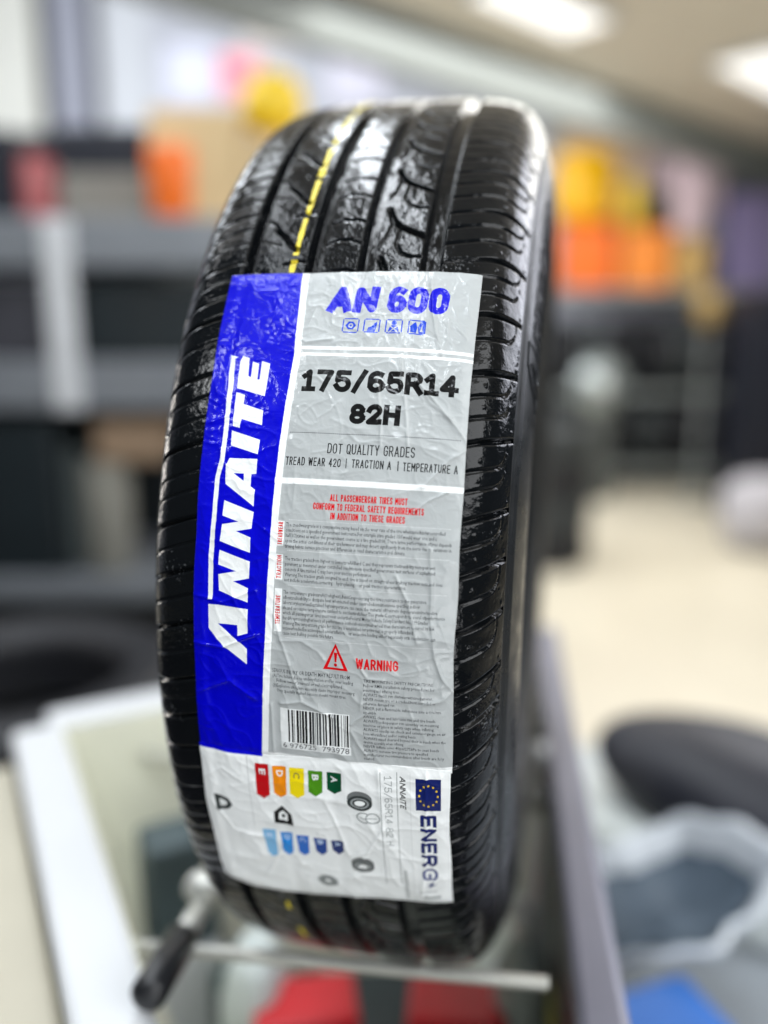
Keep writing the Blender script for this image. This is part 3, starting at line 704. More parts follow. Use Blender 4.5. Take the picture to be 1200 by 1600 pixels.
en = sheet('energy_label', -51.6, 63.4, tb([(-51.6, -99.1), (-39.2, -97.5), (-29.7, -98.0), (-20.5, -100.0), (12.0, -97.6), (34.8, -97.7), (63.9, -99.8)]),
           tb([(-54.0, -185.6), (-48.2, -190.5), (-36.7, -193.6), (-19.4, -193.0), (4.6, -189.2), (30.5, -186.0), (61.3, -186.7)]), 0.75, paper, 0.5)
tag(en, 'white wrinkled energy rating label with coloured arrows')

# raised sidewall lettering (the brand drawn in outline) and the painted tread line
def extrude_on_side(polys, s0, v_off, scale, sign, h=0.7):
    cos, fcs = [], []; n0 = 0
    for pts in polys:
        m_ = len(pts)
        P = np.array(pts, float)
        s_ = sign * (s0 + (P[:, 0] - P[:, 0].mean() * 0) * scale)
        v_ = v_off + P[:, 1] * scale * (1 if sign > 0 else -1)
        for i in range(m_):
            j = (i + 1) % m_
            # each edge of the letter is a thin raised bar
            d = np.array([s_[j] - s_[i], v_[j] - v_[i]]); L = np.hypot(*d)
            if L < .5: continue
            d /= L; n = np.array([-d[1], d[0]]) * .45
            k = max(1, int(L / 4)); q = np.linspace(0, 1, k + 1)
            for w in (-1, 1):
                a = np.stack([s_[i] + (s_[j] - s_[i]) * q + w * n[0], v_[i] + (v_[j] - v_[i]) * q + w * n[1]], -1)
                cos.append(to_local(a[:, 0], a[:, 1], np.full(k + 1, h))); cos.append(to_local(a[:, 0], a[:, 1], np.full(k + 1, -.1)))
            st = n0; K = k + 1
            for t in range(k):
                fcs += [(st + t, st + t + 1, st + 2 * K + t + 1, st + 2 * K + t), (st + t, st + K + t, st + K + t + 1, st + t + 1), (st + 2 * K + t, st + 2 * K + t + 1, st + 3 * K + t + 1, st + 3 * K + t)]
            n0 += 4 * K
    return np.vstack(cos), np.array(fcs)
letters = [[(q[0] + 31, q[1]) for q in LOGO[k]] for k in ('E', 'T', 'I', 'A2', 'N2', 'N1', 'A1')]
for vo_ in (150, 620, -330, -800):
    co, f = extrude_on_side(letters, 119, vo_, 1.25, 1)
    link('raised_lettering', np_mesh('raised_lettering', co, f, False), side_rubber, tyre)

yellow = mat('yellow_tread_paint', srgb(226, 205, 24), 0.45, var=0.25, scale=120)
def strip(s0, segs, wid, m):
    cos, fcs = [], []; n0 = 0
    for a, b in segs:
        vv = np.arange(a, b, 0.8); w = wid * (.7 + .5 * vnoise(vv, vv * 0, 5, 31)); c = s0 + 1.2 * (vnoise(vv, vv * 0, 60, 33) - .5)
        for k in range(5):
            s_ = c + w * (k / 4 - .5)
            cos.append(to_local(s_, vv, 0.12 - tread_depth(s_, vv)))
        K = len(vv)
        for k in range(4):
            for t in range(K - 1): fcs.append((n0 + k * K + t, n0 + k * K + t + 1, n0 + (k + 1) * K + t + 1, n0 + (k + 1) * K + t))
        n0 += 5 * K
    return np_mesh('paint_stripe', np.vstack(cos), np.array(fcs), True)
for sg_ in [(122, 130), (132, 156), (159, 184), (187, 215), (220, 262), (268, 330), (338, 420), (-214, -206), (-260, -240)]:
    link('paint_stripe', strip(-21.6, [sg_], 2.6, yellow), yellow, tyre)

# ================================================================== THE WHITE BOX THE TYRE STANDS IN
ZR = EYE.z - 0.38
white_p = mat('white_plastic', srgb(206, 208, 210), 0.42, var=0.06, scale=5, bump=0.05, bscale=30)
cream_p = mat('cream_plastic', srgb(243, 243, 222), 0.5, var=0.08, scale=6)
beige_p = mat('beige_plastic', srgb(184, 178, 160), 0.55, var=0.10, scale=6)
grey_m = mat('grey_anodised_metal', srgb(118, 118, 131), 0.42, 0.1, var=0.08, scale=10)
steel = mat('brushed_steel', srgb(205, 205, 198), 0.32, 0.55, var=0.1, scale=40)
dark_g = mat('dark_slate_plastic', srgb(40, 52, 54), 0.5, var=0.2, scale=10)
blackp = mat('black_plastic', srgb(22, 23, 26), 0.4, var=0.2, scale=10)
red_p = mat('red_card', srgb(196, 8, 26), 0.45, var=0.12, scale=20)
BL, BR, FR, FL = Vector((-.336, .773, 0)), Vector((.20, 1.06, 0)), Vector((.088, .25, 0)), Vector((-.06, .25, 0))
bin_ = empty('open_box', (0.0, 0.7, 0.0))
def wall(name, a, b, z0, z1, t, m, parent, off):
    a, b = Vector(a), Vector(b); d = (b - a).normalized(); n = Vector((-d.y, d.x, 0))
    L = (b - a).length
    o = box(name, 0, L, off, off + t, z0, z1, m, 0.006, parent)
    o.matrix_parent_inverse = parent.matrix_world.inverted() if False else Matrix.Identity(4)
    ang = math.atan2(d.y, d.x)
    o.location = (a.x - parent.location.x, a.y - parent.location.y, 0); o.rotation_euler = (0, 0, ang)
    return o
corners = [BL, BR, FR, FL]
for i, (a, b) in enumerate(((FL, BL), (BL, BR), (BR, FR), (FR, FL))):
    wall('box_wall', a, b, 0.012, ZR - 0.022, 0.012, cream_p if i != 2 else blackp, bin_, 0.004)  # right wall black: the shadow beside the grey rim put into its colour
    wall('rim', a, b, ZR - 0.022, ZR, 0.046 if i < 2 else 0.031, white_p if i != 2 else grey_m, bin_, -0.012 if i < 2 else 0.0)
    if i < 2: wall('outer_lip', a, b, ZR - 0.06, ZR - 0.035, 0.046, beige_p, bin_, 0.034)
bm = bmesh.new(); vs = [bm.verts.new((c.x, c.y - 0.7, z)) for z in (0.0, 0.60) for c in corners]
bm.faces.new(vs[3::-1]); bm.faces.new(vs[4:])
for i in range(4): bm.faces.new((vs[i], vs[(i + 1) % 4], vs[4 + (i + 1) % 4], vs[4 + i]))
link('box_floor', bm_mesh('box_floor', bm), mat('pale_box_floor', srgb(206, 212, 200), .5, var=.08), bin_)
tag(bin_, 'open white box with cream inner walls, the tyre standing over it on two steel rods', 'box')
# added sloping sheets inside the left and back walls, tilted to catch overhead light
for a, b in ((FL, BL), (BL, BR)):
    d = (b - a).normalized(); n = Vector((d.y, -d.x, 0)); o3 = bin_.location
    bm = bmesh.new(); up1, lo1 = ZR - .004, .604
    vs = [bm.verts.new(Vector((q.x, q.y, z)) - Vector((o3.x, o3.y, 0))) for q, z in ((a + n * .012, up1), (b + n * .012, up1), (b + n * .085, lo1), (a + n * .085, lo1), (a + n * .008, up1), (b + n * .008, up1), (b + n * .008, lo1 - .01), (a + n * .008, lo1 - .01))]
    for f in ((0, 1, 2, 3), (4, 7, 6, 5), (0, 4, 5, 1), (3, 2, 6, 7), (0, 3, 7, 4), (1, 5, 6, 2)): bm.faces.new([vs[k] for k in f])
    bmesh.ops.recalc_face_normals(bm, faces=bm.faces[:])
    link('inner_lining', bm_mesh('inner_lining', bm), cream_p, bin_)
# the two rods that carry the tyre
def pipe(name, pts, r, m):
    cu = bpy.data.curves.new(name, 'CURVE'); cu.dimensions = '3D'; cu.bevel_depth = r; cu.bevel_resolution = 5; cu.use_fill_caps = True
    sp_ = cu.splines.new('NURBS'); sp_.points.add(len(pts) - 1); sp_.order_u = 3; sp_.use_endpoint_u = True
    for q, pt in zip(sp_.points, pts): q.co = (*pt, 1)
    o = bpy.data.objects.new(name, cu); COL.objects.link(o)
    dg = bpy.context.evaluated_depsgraph_get(); dg.update()
    me = bpy.data.meshes.new_from_object(o.evaluated_get(dg)); bpy.data.objects.remove(o)
    me.polygons.foreach_set('use_smooth', np.ones(len(me.polygons), bool))
    return link(name, me, m)
rr_ = 0.2915 + 0.0052
c = cen + (-back) * (rr_ * math.cos(R_(-60.5))) + upv * (rr_ * math.sin(R_(-60.5)))
rx_ = Matrix.Rotation(R_(6), 3, 'Z') @ ax
o = pipe('support_rod', [c + rx_ * .112, c + rx_ * .06, c - rx_ * .02, c - rx_ * .08, Vector((-.178, .485, .902))], 0.0040, steel)
tag(o, 'pale bent steel rod under the front of the tyre', 'rod', 'steel rods under the tyre')
c = cen + (-back) * (0.2973 * math.cos(R_(238.5))) + upv * (0.2973 * math.sin(R_(238.5)))
o = tube('support_rod', c - ax * .30, c + ax * .13, .0055, steel)
tag(o, 'straight steel rod crossing the box behind the tyre', 'rod', 'steel rods under the tyre')

# ------------------------------------------------------------------ things lying in the box
def rz_box(name, c, size, rz, m, label=None, cat=None, bevel=0.006, group=None, rx=0.0):
    sx, sy, sz = size
    o = box(name, -sx / 2, sx / 2, -sy / 2, sy / 2, 0, sz, m, bevel)
    o.location = c; o.rotation_euler = (rx, 0, rz)
    if label: tag(o, label, cat, group)
    return o
ZF = 0.602
tag(box('dark_tray', -.125, .075, .50, .80, ZF, ZF + .012, dark_g, .004), 'flat dark slate tray under the red cartons in the box', 'tray')
ZF += .0125
p = AZ(478, 1590, ZF + .10)
r1 = rz_box('red_carton', (p.x, p.y, ZF), (0.090, 0.06, 0.12), 0.15, red_p, 'red carton standing in the open box, the left one of the two below the tyre', 'carton', group='red cartons in the box')
p = AZ(705, 1590, ZF + .10)
r2 = rz_box('red_carton', (p.x + .005, p.y, ZF), (0.085, 0.06, 0.12), -0.12, red_p, 'red carton standing in the open box, the right one of the two below the tyre', 'carton', group='red cartons in the box')
pouch = mat('pale_plastic_bag', srgb(206, 214, 212), 0.35, var=0.08, scale=20, bump=0.5, bscale=40, bdist=0.006)
def blob(name, c, size, m, seed=1, rz=0.0, sub=3, amp=0.18, parent=None):
    bm = bmesh.new(); bmesh.ops.create_icosphere(bm, subdivisions=sub, radius=1)
    r = np.random.RandomState(seed); k = r.randn(5, 3) * 2.2; f = r.rand(5) * 6
    for v in bm.verts:
        n = v.co.copy(); q = sum(math.sin(k[i] @ np.array(n) + f[i]) for i in range(5)) / 5
        s_ = 1 + amp * q
        v.co = Vector((n.x * s_ * size[0] / 2, n.y * s_ * size[1] / 2, max(-1, min(1, n.z * s_ * 1.1)) * size[2] / 2 + size[2] / 2))
    o = link(name, bm_mesh(name, bm, True), m, parent); o.location = c; o.rotation_euler = (0, 0, rz)
    return o
p = AZ(405, 1590, ZF + .07)
tag(blob('plastic_bag', (p.x, p.y, ZF), (0.07, 0.10, 0.15), pouch, 3), 'pale crumpled plastic bag in the box left of the red carton', 'bag')
p = AZ(790, 1590, ZF + .05)
tag(blob('plastic_bag', (p.x, p.y, ZF), (0.08, 0.07, 0.11), pouch, 8, 0.4), 'pale crumpled plastic bag in the box right of the red cartons', 'bag')
p = AZ(365, 1500, 0.70)
rz_box('green_tool_case', (p.x, p.y + .01, ZF), (0.05, 0.07, 0.07), 0.5, mat('dark_green_plastic', srgb(46, 70, 66), 0.5, var=0.15), 'dark green case in the box, behind the pale bag', 'case')
p = AZ(262, 1330, 0.80)
rz_box('white_block', (p.x + .012, p.y - .01, ZF), (0.066, 0.06, 0.099), 0.5, white_p, 'white block on the floor of the box under the slate carton', 'block')
rz_box('slate_carton', (p.x + .012, p.y - .01, ZF + .100), (0.066, 0.055, 0.115), 0.5, mat('slate_card', srgb(70, 84, 88), 0.6, var=0.12), 'slate grey carton on a white block by the left wall of the box', 'carton')
g = empty('hand_tool', (AZ(300, 1440, 0.917)))
a, b = AZ(322, 1405, .917), AZ(228, 1560, .936)
def rel(o, root): o.location = Vector(o.location) - root.location; return o
h1 = rel(tube('handle', a + (b - a) * .42, b, 0.0105, blackp, g), g)
h2 = rel(tube('shaft', a, a + (b - a) * .45, 0.007, steel, g), g)
h3 = rel(blob('head', a, (0.030, 0.024, 0.020), steel, 5, parent=g), g)
tag(g, 'steel-headed hand tool with a black handle lying over the white rim and the front rod', 'tool')
p = AZ(815, 1460, 0.80)
bt = empty('white_bottle', (p.x, p.y, ZF))
lathe('bottle_body', [(0.0001, 0), (.020, 0), (.022, .004), (.022, .15), (.016, .17), (.009, .18), (.009, .19), (0.0001, .19)], mat('grey_bottle_plastic', srgb(150, 158, 158), .35), bt)
lathe('cap', [(0.0001, .188), (.011, .188), (.011, .21), (.009, .213), (0.0001, .213)], white_p, bt)
tag(bt, 'grey plastic bottle standing in the box under the right side of the tyre', 'bottle')
p = AZ(846, 1300, 0.84)
b2_ = empty('spray_can', (p.x + .004, p.y + .02, ZF))
lathe('can_body', [(0.0001, 0), (.016, 0), (.017, .004), (.017, .25), (.012, .265), (0.0001, .265)], mat('pale_can_paint', srgb(205, 210, 210), .3, .2), b2_)
lathe('cap', [(0.0001, .262), (.012, .262), (.012, .30), (.010, .303), (0.0001, .303)], white_p, b2_)
tag(b2_, 'pale spray can standing beside the sidewall near the grey edge of the box', 'can')
olive = mat('olive_card', srgb(120, 118, 60), 0.6, var=0.3, scale=30)
p = AZ(915, 1560, 0.78)
rz_box('olive_carton', (p.x - .012, p.y, ZF), (0.035, 0.05, 0.165), -0.2, olive, 'small olive carton against the grey edge of the box', 'carton')

# ------------------------------------------------------------------ low bench on the right with its load
bench_m = mat('bench_laminate', srgb(150, 156, 162), 0.5, var=0.1)
bn = empty('low_bench', (0.62, 0.85, 0))
box('bench_top', -.34, .40, -.62, .40, .50, .53, bench_m, .004, bn)
for x in (-.30, .36):
    for y in (-.58, .36): box('leg', x - .02, x + .02, y - .02, y + .02, 0, .50, grey_m, .003, bn)
tag(bn, 'low grey bench right of the open box', 'bench')
# round white basin lying tilted with its hollow side to the viewer
basin = empty('white_basin', (0, 0, 0))
shell = [(0.0001, .0), (.07, .0), (.10, .022), (.122, .055), (.130, .062), (.136, .056), (.134, .048), (.118, .040), (.10, .004), (.072, -.012), (0.0001, -.014)]
lathe('shell', [(r, z) for r, z in shell], mat('white_enamel', srgb(214, 220, 226), .3, var=.05), basin, seg=64)
lathe('hollow_shade', [(0.0001, .003), (.066, .003), (.094, .0225)], mat('blue_grey_shade', srgb(96, 110, 124), .5, var=.15, scale=20), basin, seg=64)  # shade of the hollow, put in as a grey-blue coloured sheet
for ch in basin.children:
    for v_ in ch.data.vertices:
        t_ = math.atan2(v_.co.y, v_.co.x); k_ = 1 + .13 * math.sin(2 * t_ + .6) + .07 * math.sin(5 * t_ + 1.0) + .035 * math.sin(11 * t_)
        v_.co.x *= k_; v_.co.y *= k_; v_.co.z += .012 * math.sin(3 * t_) * math.hypot(v_.co.x, v_.co.y) / .13
basin.location = AY(1050, 1425, .84) ; basin.rotation_euler = (R_(28), R_(-24), R_(-25)); basin.scale = (0.92, .66, .9)
tag(basin, 'crumpled white plastic bowl with grey-blue shade coloured into its hollow, tilted up on the low bench', 'basin')
bluec = mat('blue_card', srgb(40, 106, 190), .45, var=.1)
p = AZ(1040, 1600, 0.66)
rz_box('blue_carton', (p.x, p.y - .0, .53), (.12, .10, .13), .35, bluec, 'blue carton on the low bench in front of the white basin', 'carton')
# white padded case and black cushion behind
p = AZ(1120, 1320, .66)
rz_box('white_case', (p.x + .02, p.y + .12, .53), (.42, .26, .115), -.55, mat('white_case_plastic', srgb(206, 212, 210), .4, var=.06), 'white flat case on the low bench under the black cushion', 'case', .03)
cush = blob('black_cushion', (0, 0, 0), (.44, .24, .15), mat('charcoal_vinyl', srgb(28, 30, 40), .5, var=.15, bump=.3, bscale=120), 12, sub=4, amp=.05)
cush.location = (p.x + .07, p.y + .075, .612); cush.rotation_euler = (0, R_(6), R_(-36))
tag(cush, 'charcoal vinyl cushion lying on the white case right of the tyre', 'cushion')

# ================================================================== THE SHOP BEHIND
floor_m = mat('beige_floor', srgb(224, 216, 196), 0.38, var=0.05, scale=1.2, rvar=.08)
bm = bmesh.new(); bmesh.ops.create_grid(bm, x_segments=1, y_segments=1, size=9); 
tag(link('floor', bm_mesh('floor', bm), floor_m), kind='structure').location = (0, 3, 0)
dark_sheet = box('added_dark_floor', -3.6, 2.2, -2.2, 2.30, 0.002, 0.012, mat('added_floor_dark', srgb(44, 44, 50), .7, var=.2), .003); tag(dark_sheet, kind='structure')  # added dark sheet, keeps bright floor out of the tyre's reflections
wallm = mat('grey_blue_wall', srgb(168, 172, 182), 0.6, var=0.10, scale=.9)
o = box('back_wall', -7, 7, 8.2, 8.35, 0, 4.2, wallm, 0); tag(o, 'pale grey-blue wall at the back of the shop', 'wall', kind='structure')
o = box('left_wall', -4.2, -4.05, 1.0, 8.2, 0, 4.2, wallm, 0); tag(o, kind='structure')
# ceiling whose edge runs away to the right
ceil_m = mat('beige_ceiling', srgb(228, 221, 208), 0.7, var=0.05)
A, B = Vector((.12, 4.4, 0)), Vector((3.15, 7.3, 0)); dd = (B - A).normalized(); nn = Vector((dd.y, -dd.x, 0))
q0, q1 = A - dd * 3.4, B + dd * 2.0
bm = bmesh.new()
ring0 = [q0, q1, q1 + nn * 6.5, q0 + nn * 6.5]
vs = [bm.verts.new((c.x, c.y, z)) for z in (2.8, 3.0) for c in ring0]
bm.faces.new(vs[3::-1]); bm.faces.new(vs[4:])
for i in range(4): bm.faces.new((vs[i], vs[(i + 1) % 4], vs[4 + (i + 1) % 4], vs[4 + i]))
bmesh.ops.recalc_face_normals(bm, faces=bm.faces[:])
tag(link('ceiling', bm_mesh('ceiling', bm), ceil_m), kind='structure')
beam_m = mat('grey_beam_paint', srgb(140, 146, 145), .6)
bm = bmesh.new(); bmesh.ops.create_cube(bm, size=1)
beam = link('ceiling_beam', bm_mesh('ceiling_beam', bm), beam_m)
mid_ = (q0 + q1) / 2 - nn * .09; beam.location = (mid_.x, mid_.y, 2.74); beam.scale = ((q1 - q0).length, .14, .34); beam.rotation_euler = (0, 0, math.atan2(dd.y, dd.x))
tag(beam, 'dark grey beam along the edge of the beige ceiling', 'beam', kind='structure')
band = mat('pale_green_panel', srgb(176, 190, 182), .5, var=.08)
# lights set in the ceiling
glow = mat('lamp_diffuser', (1, 1, 1), .5, emit=(1.0, 1.0, .97), es=1.05)
def ceiling_light(c, L, w, label):
    r = empty('ceiling_light', (c[0], c[1], 2.8), math.atan2(dd.y, dd.x))
    box('frame', -L / 2 - .03, L / 2 + .03, -w / 2 - .03, w / 2 + .03, -.035, -.002, white_p, .004, r)
    box('diffuser', -L / 2, L / 2, -w / 2, w / 2, -.042, -.033, glow, .003, r)
    tag(r, label, 'ceiling light', 'flat light panels in the beige ceiling')
c1 = AZ(850, 2, 2.8); c2 = AZ(1240, 112, 2.8)
ceiling_light(c1, .72, .26, 'glowing flat light panel in the ceiling nearer the tyre')
ceiling_light(c2, 1.1, .42, 'glowing flat light panel in the ceiling at the right edge of the view')

def pbox(name, px0, py0, px1, py1, Y, depth, m, label=None, cat=None, bevel=.01, z0=None, group=None, kind=None):
    a = AY(px0, py1, Y); b = AY(px1, py0, Y)
    o = box(name, a.x, b.x, Y, Y + depth, a.z if z0 is None else z0, b.z, m, bevel)
    return tag(o, label, cat, group, kind)
# panels and posters on the far wall
def panel(name, px0, py0, px1, py1, col, label, cat, Y=8.17, rough=.6):
    return pbox(name, px0, py0, px1, py1, Y, .03, mat(name + '_face', col, rough, var=.04), label, cat, .004)
panel('tall_white_panel', -120, -90, 66, 215, srgb(206, 208, 202), 'tall bright white panel on the wall at the far left', 'panel')
panel('tall_grey_panel', 70, -90, 146, 240, srgb(140, 144, 158), 'tall mid grey panel between the white panel and the pale strip', 'panel')
panel('tall_pale_strip', 150, -90, 224, 245, srgb(186, 191, 198), 'tall pale grey strip on the wall right of the mid grey panel', 'panel')
panel('white_poster', 262, 70, 336, 158, srgb(206, 210, 228), 'small pale lilac poster on the wall left of the pink one', 'poster')
panel('pink_poster', 345, 84, 402, 150, srgb(232, 140, 156), 'small pink poster on the back wall', 'poster')
panel('cream_poster', 378, -30, 462, 78, srgb(214, 208, 204), 'cream poster above the pink one', 'poster')
panel('lilac_poster', 515, 60, 600, 160, srgb(206, 206, 222), 'pale lilac poster on the wall behind the top of the tyre', 'poster')
panel('navy_banner', 622, -60, 706, 40, srgb(52, 66, 104), 'navy banner high on the wall above the tyre', 'banner')
panel('cream_board', 700, 40, 800, 150, srgb(188, 190, 194), 'pale board on the wall right above the tyre', 'board')
panel('pale_green_board', 930, 80, 1160, 205, srgb(176, 190, 182), 'wide pale green board on the wall under the beam', 'board', 8.12)
panel('grey_shutter', 850, 70, 925, 240, srgb(160, 164, 158), 'grey board left of the pale green one', 'board')
panel('dark_board', 1130, 150, 1320, 330, srgb(84, 88, 88), 'dark grey board on the wall at the right edge', 'board', 8.08)

# ---- left rack
YL = 2.4
rack_m = mat('pale_grey_rack_paint', srgb(128, 132, 137), .42, .15, var=.08)
zA1, zA0 = AY(100, 338, YL).z, AY(100, 418, YL).z
zB1, zB0 = AY(100, 562, YL).z, AY(100, 640, YL).z
zC1, zC0 = AY(100, 905, YL).z, AY(100, 940, YL).z
lr = empty('shelf_rack', (-1.0, YL + .3, 0))
def rb(name, x0, x1, y0, y1, z0, z1, m, bv=.008): return box(name, x0 + 1.0, x1 + 1.0, y0 - YL - .3, y1 - YL - .3, z0, z1, m, bv, lr)
for z0, z1 in ((zA0, zA1), (zB0, zB1), (zC0, zC1)): rb('shelf', -1.75, -.30, YL, YL + .6, z0, z1, rack_m)
for x in (-1.74, -.93, -.36): rb('post', x, x + .075, YL - .035, YL - .003, zB0 if x == -.93 else 0, zA1 - .01, white_p if x == -.93 else rack_m)
rb('back_panel', -1.74, -.30, YL + .601, YL + .61, 0.02, zA0 - .002, mat('dark_rack_back', srgb(20, 28, 32), .6))
for x in (-1.74, -.36): rb('post', x, x + .06, YL + .603, YL + .66, 0, zA1 + .2, rack_m)
tag(lr, 'pale grey shelf rack behind the left side of the tyre', 'rack')
kraft = mat('brown_cardboard', srgb(204, 178, 134), .7, var=.06, scale=4)
kraft2 = mat('tan_cardboard', srgb(190, 160, 124), .7, var=.08, scale=4)
pbox('cardboard_box', 236, 168, 372, 330, YL + .05, .3, kraft, 'large tan cardboard box on the top shelf of the left rack', 'box', .006, zA1)
pbox('cardboard_box', 380, 212, 520, 330, YL + .05, .3, kraft, 'lower tan cardboard box half hidden behind the tyre, with a yellow ball-shaped jug on it', 'box', .006, zA1)
p = AY(428, 212, YL + .2)
yel = mat('yellow_plastic', srgb(226, 190, 30), .4, var=.08)
yel2 = mat('amber_yellow_plastic', srgb(244, 184, 4), .35, var=.06)
tag(blob('yellow_jug', (p.x, YL + .2, p.z), (.19, .16, .17), yel, 2, amp=.08), 'yellow jug standing on the lower cardboard box', 'jug')
orange = mat('orange_plastic', srgb(240, 112, 24), .42, var=.10)
p = AY(262, 335, YL + .0)
o = lathe('orange_cup', [(0.0001, 0), (.05, 0), (.062, .01), (.070, .17), (.066, .185), (0.0001, .185)], orange, None, (p.x, YL - .0 + .045 - .0, zA1), seg=32); o.scale = (.9, .6, 1)
tag(o, 'orange tub in front of the large cardboard box', 'tub')
navy = mat('navy_black_case', srgb(20, 24, 36), .5, var=.2)
pbox('grey_carton', 95, 268, 236, 338, YL + .1, .3, mat('stone_card', srgb(128, 124, 116), .6, var=.08), 'stone grey carton on the top shelf under the black case', 'carton', .008, zA1)
zt = AY(100, 268, YL + .1).z
pbox('black_case', 92, 196, 226, 268, YL + .11, .26, navy, 'black case lying on top of the stone grey carton', 'case', .012, zt + .001)
pbox('black_crate', -150, 200, 18, 338, YL + .1, .3, navy, 'black crate at the far left end of the top shelf', 'crate', .01, zA1)
pbox('black_carton', 24, 205, 88, 338, YL + .32, .2, navy, 'black carton behind the red tin', 'carton', .01, zA1)
p = AY(54, 338, YL + .14)
tn = empty('red_tin', (p.x, YL + .18, zA1))
lathe('tin_body', [(0.0001, 0), (.058, 0), (.06, .004), (.06, .165), (.056, .17), (0.0001, .17)], mat('faded_red_paint', srgb(176, 96, 96), .4, var=.15), tn, seg=36)
lathe('lid', [(0.0001, .168), (.05, .168), (.05, .185), (0.0001, .187)], mat('red_lid_paint', srgb(150, 50, 58), .4), tn, seg=36)
tag(tn, 'faded red tin on the top shelf beside the black crate', 'tin')
# middle shelf: dark bins with a silver ball-like cap
dk = mat('dark_teal_plastic', srgb(18, 28, 32), .5, var=.25, scale=5)
pbox('dark_bin', 118, 432, 232, 562, YL + .06, .34, dk, 'dark bin on the middle shelf beside the white post', 'bin', .012, zB1)
pbox('dark_bin', 238, 446, 345, 562, YL + .05, .34, dk, 'dark bin on the middle shelf nearest the tyre', 'bin', .012, zB1)
pbox('dark_bin', -140, 440, 74, 562, YL + .06, .34, mat('dark_grey_bin', srgb(60, 60, 66), .5, var=.2), 'dark grey bin at the left end of the middle shelf', 'bin', .012, zB1)
p = AY(300, 458, YL + .1)
tag(blob('silver_bag', (p.x, YL + .16, AY(300, 446, YL + .05).z + .001), (.26, .16, .075), mat('silver_foil', srgb(150, 156, 156), .4, .3, var=.1), 6, amp=.06), 'silver bag lying on the dark bin nearest the tyre', 'bag')
# under the middle shelf
pbox('teal_crate', -150, 655, 84, 905, YL + .04, .4, dk, 'tall dark teal crate on the bottom shelf', 'crate', .015, zC1)
pale = mat('pale_foam', srgb(140, 138, 128), .7, var=.06)
p = AY(185, 905, YL + .16)
lathe('foam_roll', [(0.0001, 0), (.055, 0), (.068, .015), (.070, .33), (.066, .345), (0.0001, .346)], pale, None, (p.x, YL + .12, zC1), seg=36)
bpy.data.objects['foam_roll'].scale = (1, 1, (AY(185, 722, YL + .12).z - zC1) / .346)
tag(bpy.data.objects['foam_roll'], 'pale standing roll on the bottom shelf under a tan box', 'roll')
pbox('tan_box', 150, 655, 262, 722, YL + .05, .22, mat('brown_card', srgb(150, 126, 102), .7, var=.08), 'small tan box resting on the pale roll', 'box', .008)
o = pbox('grey_bottle', 90, 700, 128, 905, YL + .1, .08, mat('grey_green_plastic', srgb(70, 78, 78), .5), 'grey-green canister between the teal crate and the pale roll', 'canister', .03, zC1)
dgt = mat('background_tyre_rubber', srgb(25, 26, 31), .55, var=.12)
def bg_tyre(c, R, w, axis, label, group, m=dgt, rot=None):
    pr = [(R * .62, -w * .30), (R * .70, -w * .47), (R * .86, -w * .5), (R * .96, -w * .44), (R, -w * .33)]
    for g_ in (-.18, 0, .18): pr += [(R, w * (g_ - .03)), (R * .97, w * (g_ - .02)), (R * .97, w * (g_ + .02)), (R, w * (g_ + .03))]
    pr += [(R, w * .33), (R * .96, w * .44), (R * .86, w * .5), (R * .70, w * .47), (R * .62, w * .30), (R * .64, w * .1), (R * .64, -w * .1), (R * .62, -w * .30)]
    o = lathe('spare_tyre', pr, m, None, c, axis, 48)
    return tag(o, label, 'tyre', group)
# two tyres lying in front of the rack
bg_tyre((-.80, 1.66, .112), .36, .20, (0, 0, 1), 'dark tyre lying flat on the floor before the left rack, lower of the pair', 'tyres lying before the left rack')
bg_tyre((-.84, 1.68, .313), .36, .20, (0, 0, 1), 'dark tyre lying flat before the left rack, stacked in the middle', 'tyres lying before the left rack')
bg_tyre((-.79, 1.67, .514), .36, .20, (0, 0, 1), 'dark tyre lying flat before the left rack, topmost of the stack', 'tyres lying before the left rack')

# ---- right: tyre rack at the back
YR = 7.0
rr0 = empty('tyre_rack', (3.0, YR + .3, 0))
zr1 = AY(1000, 452, YR).z
for z in (.16, .80, zr1 - .04): box('shelf', -1.7, 1.6, -.32, .32, z, z + .045, beam_m, .004, rr0)
for x in (-1.7, -.05, 1.55):
    for y in (-.36, .325): box('post', x, x + .05, y, y + .035, 0, zr1 + .005, beam_m, .004, rr0)
tag(rr0, 'dark grey rack of upright tyres at the back right of the shop', 'rack')
lab_t = ['at the left end', 'second from the left', 'third from the left', 'fourth from the left', 'fifth from the left', 'sixth from the left', 'seventh from the left', 'eighth from the left', 'ninth from the left', 'tenth from the left', 'eleventh from the left', 'at the right end']
grey_t = mat('grey_dusty_rubber', srgb(50, 55, 57), .55, var=.12)
for row, z in enumerate((.205, .845)):
    for k in range(12):
        t_ = bg_tyre((1.48 + k * .255, YR + .28, z + .288), .288, .19, (1, 0.25 * math.sin(k * 2.1 + row), 0), 'upright tyre %s of the %s row of the back rack' % (lab_t[k], ('lower', 'upper')[row]), 'tyres in the back rack', grey_t if (k * 5 + row) % 3 == 0 else dgt)
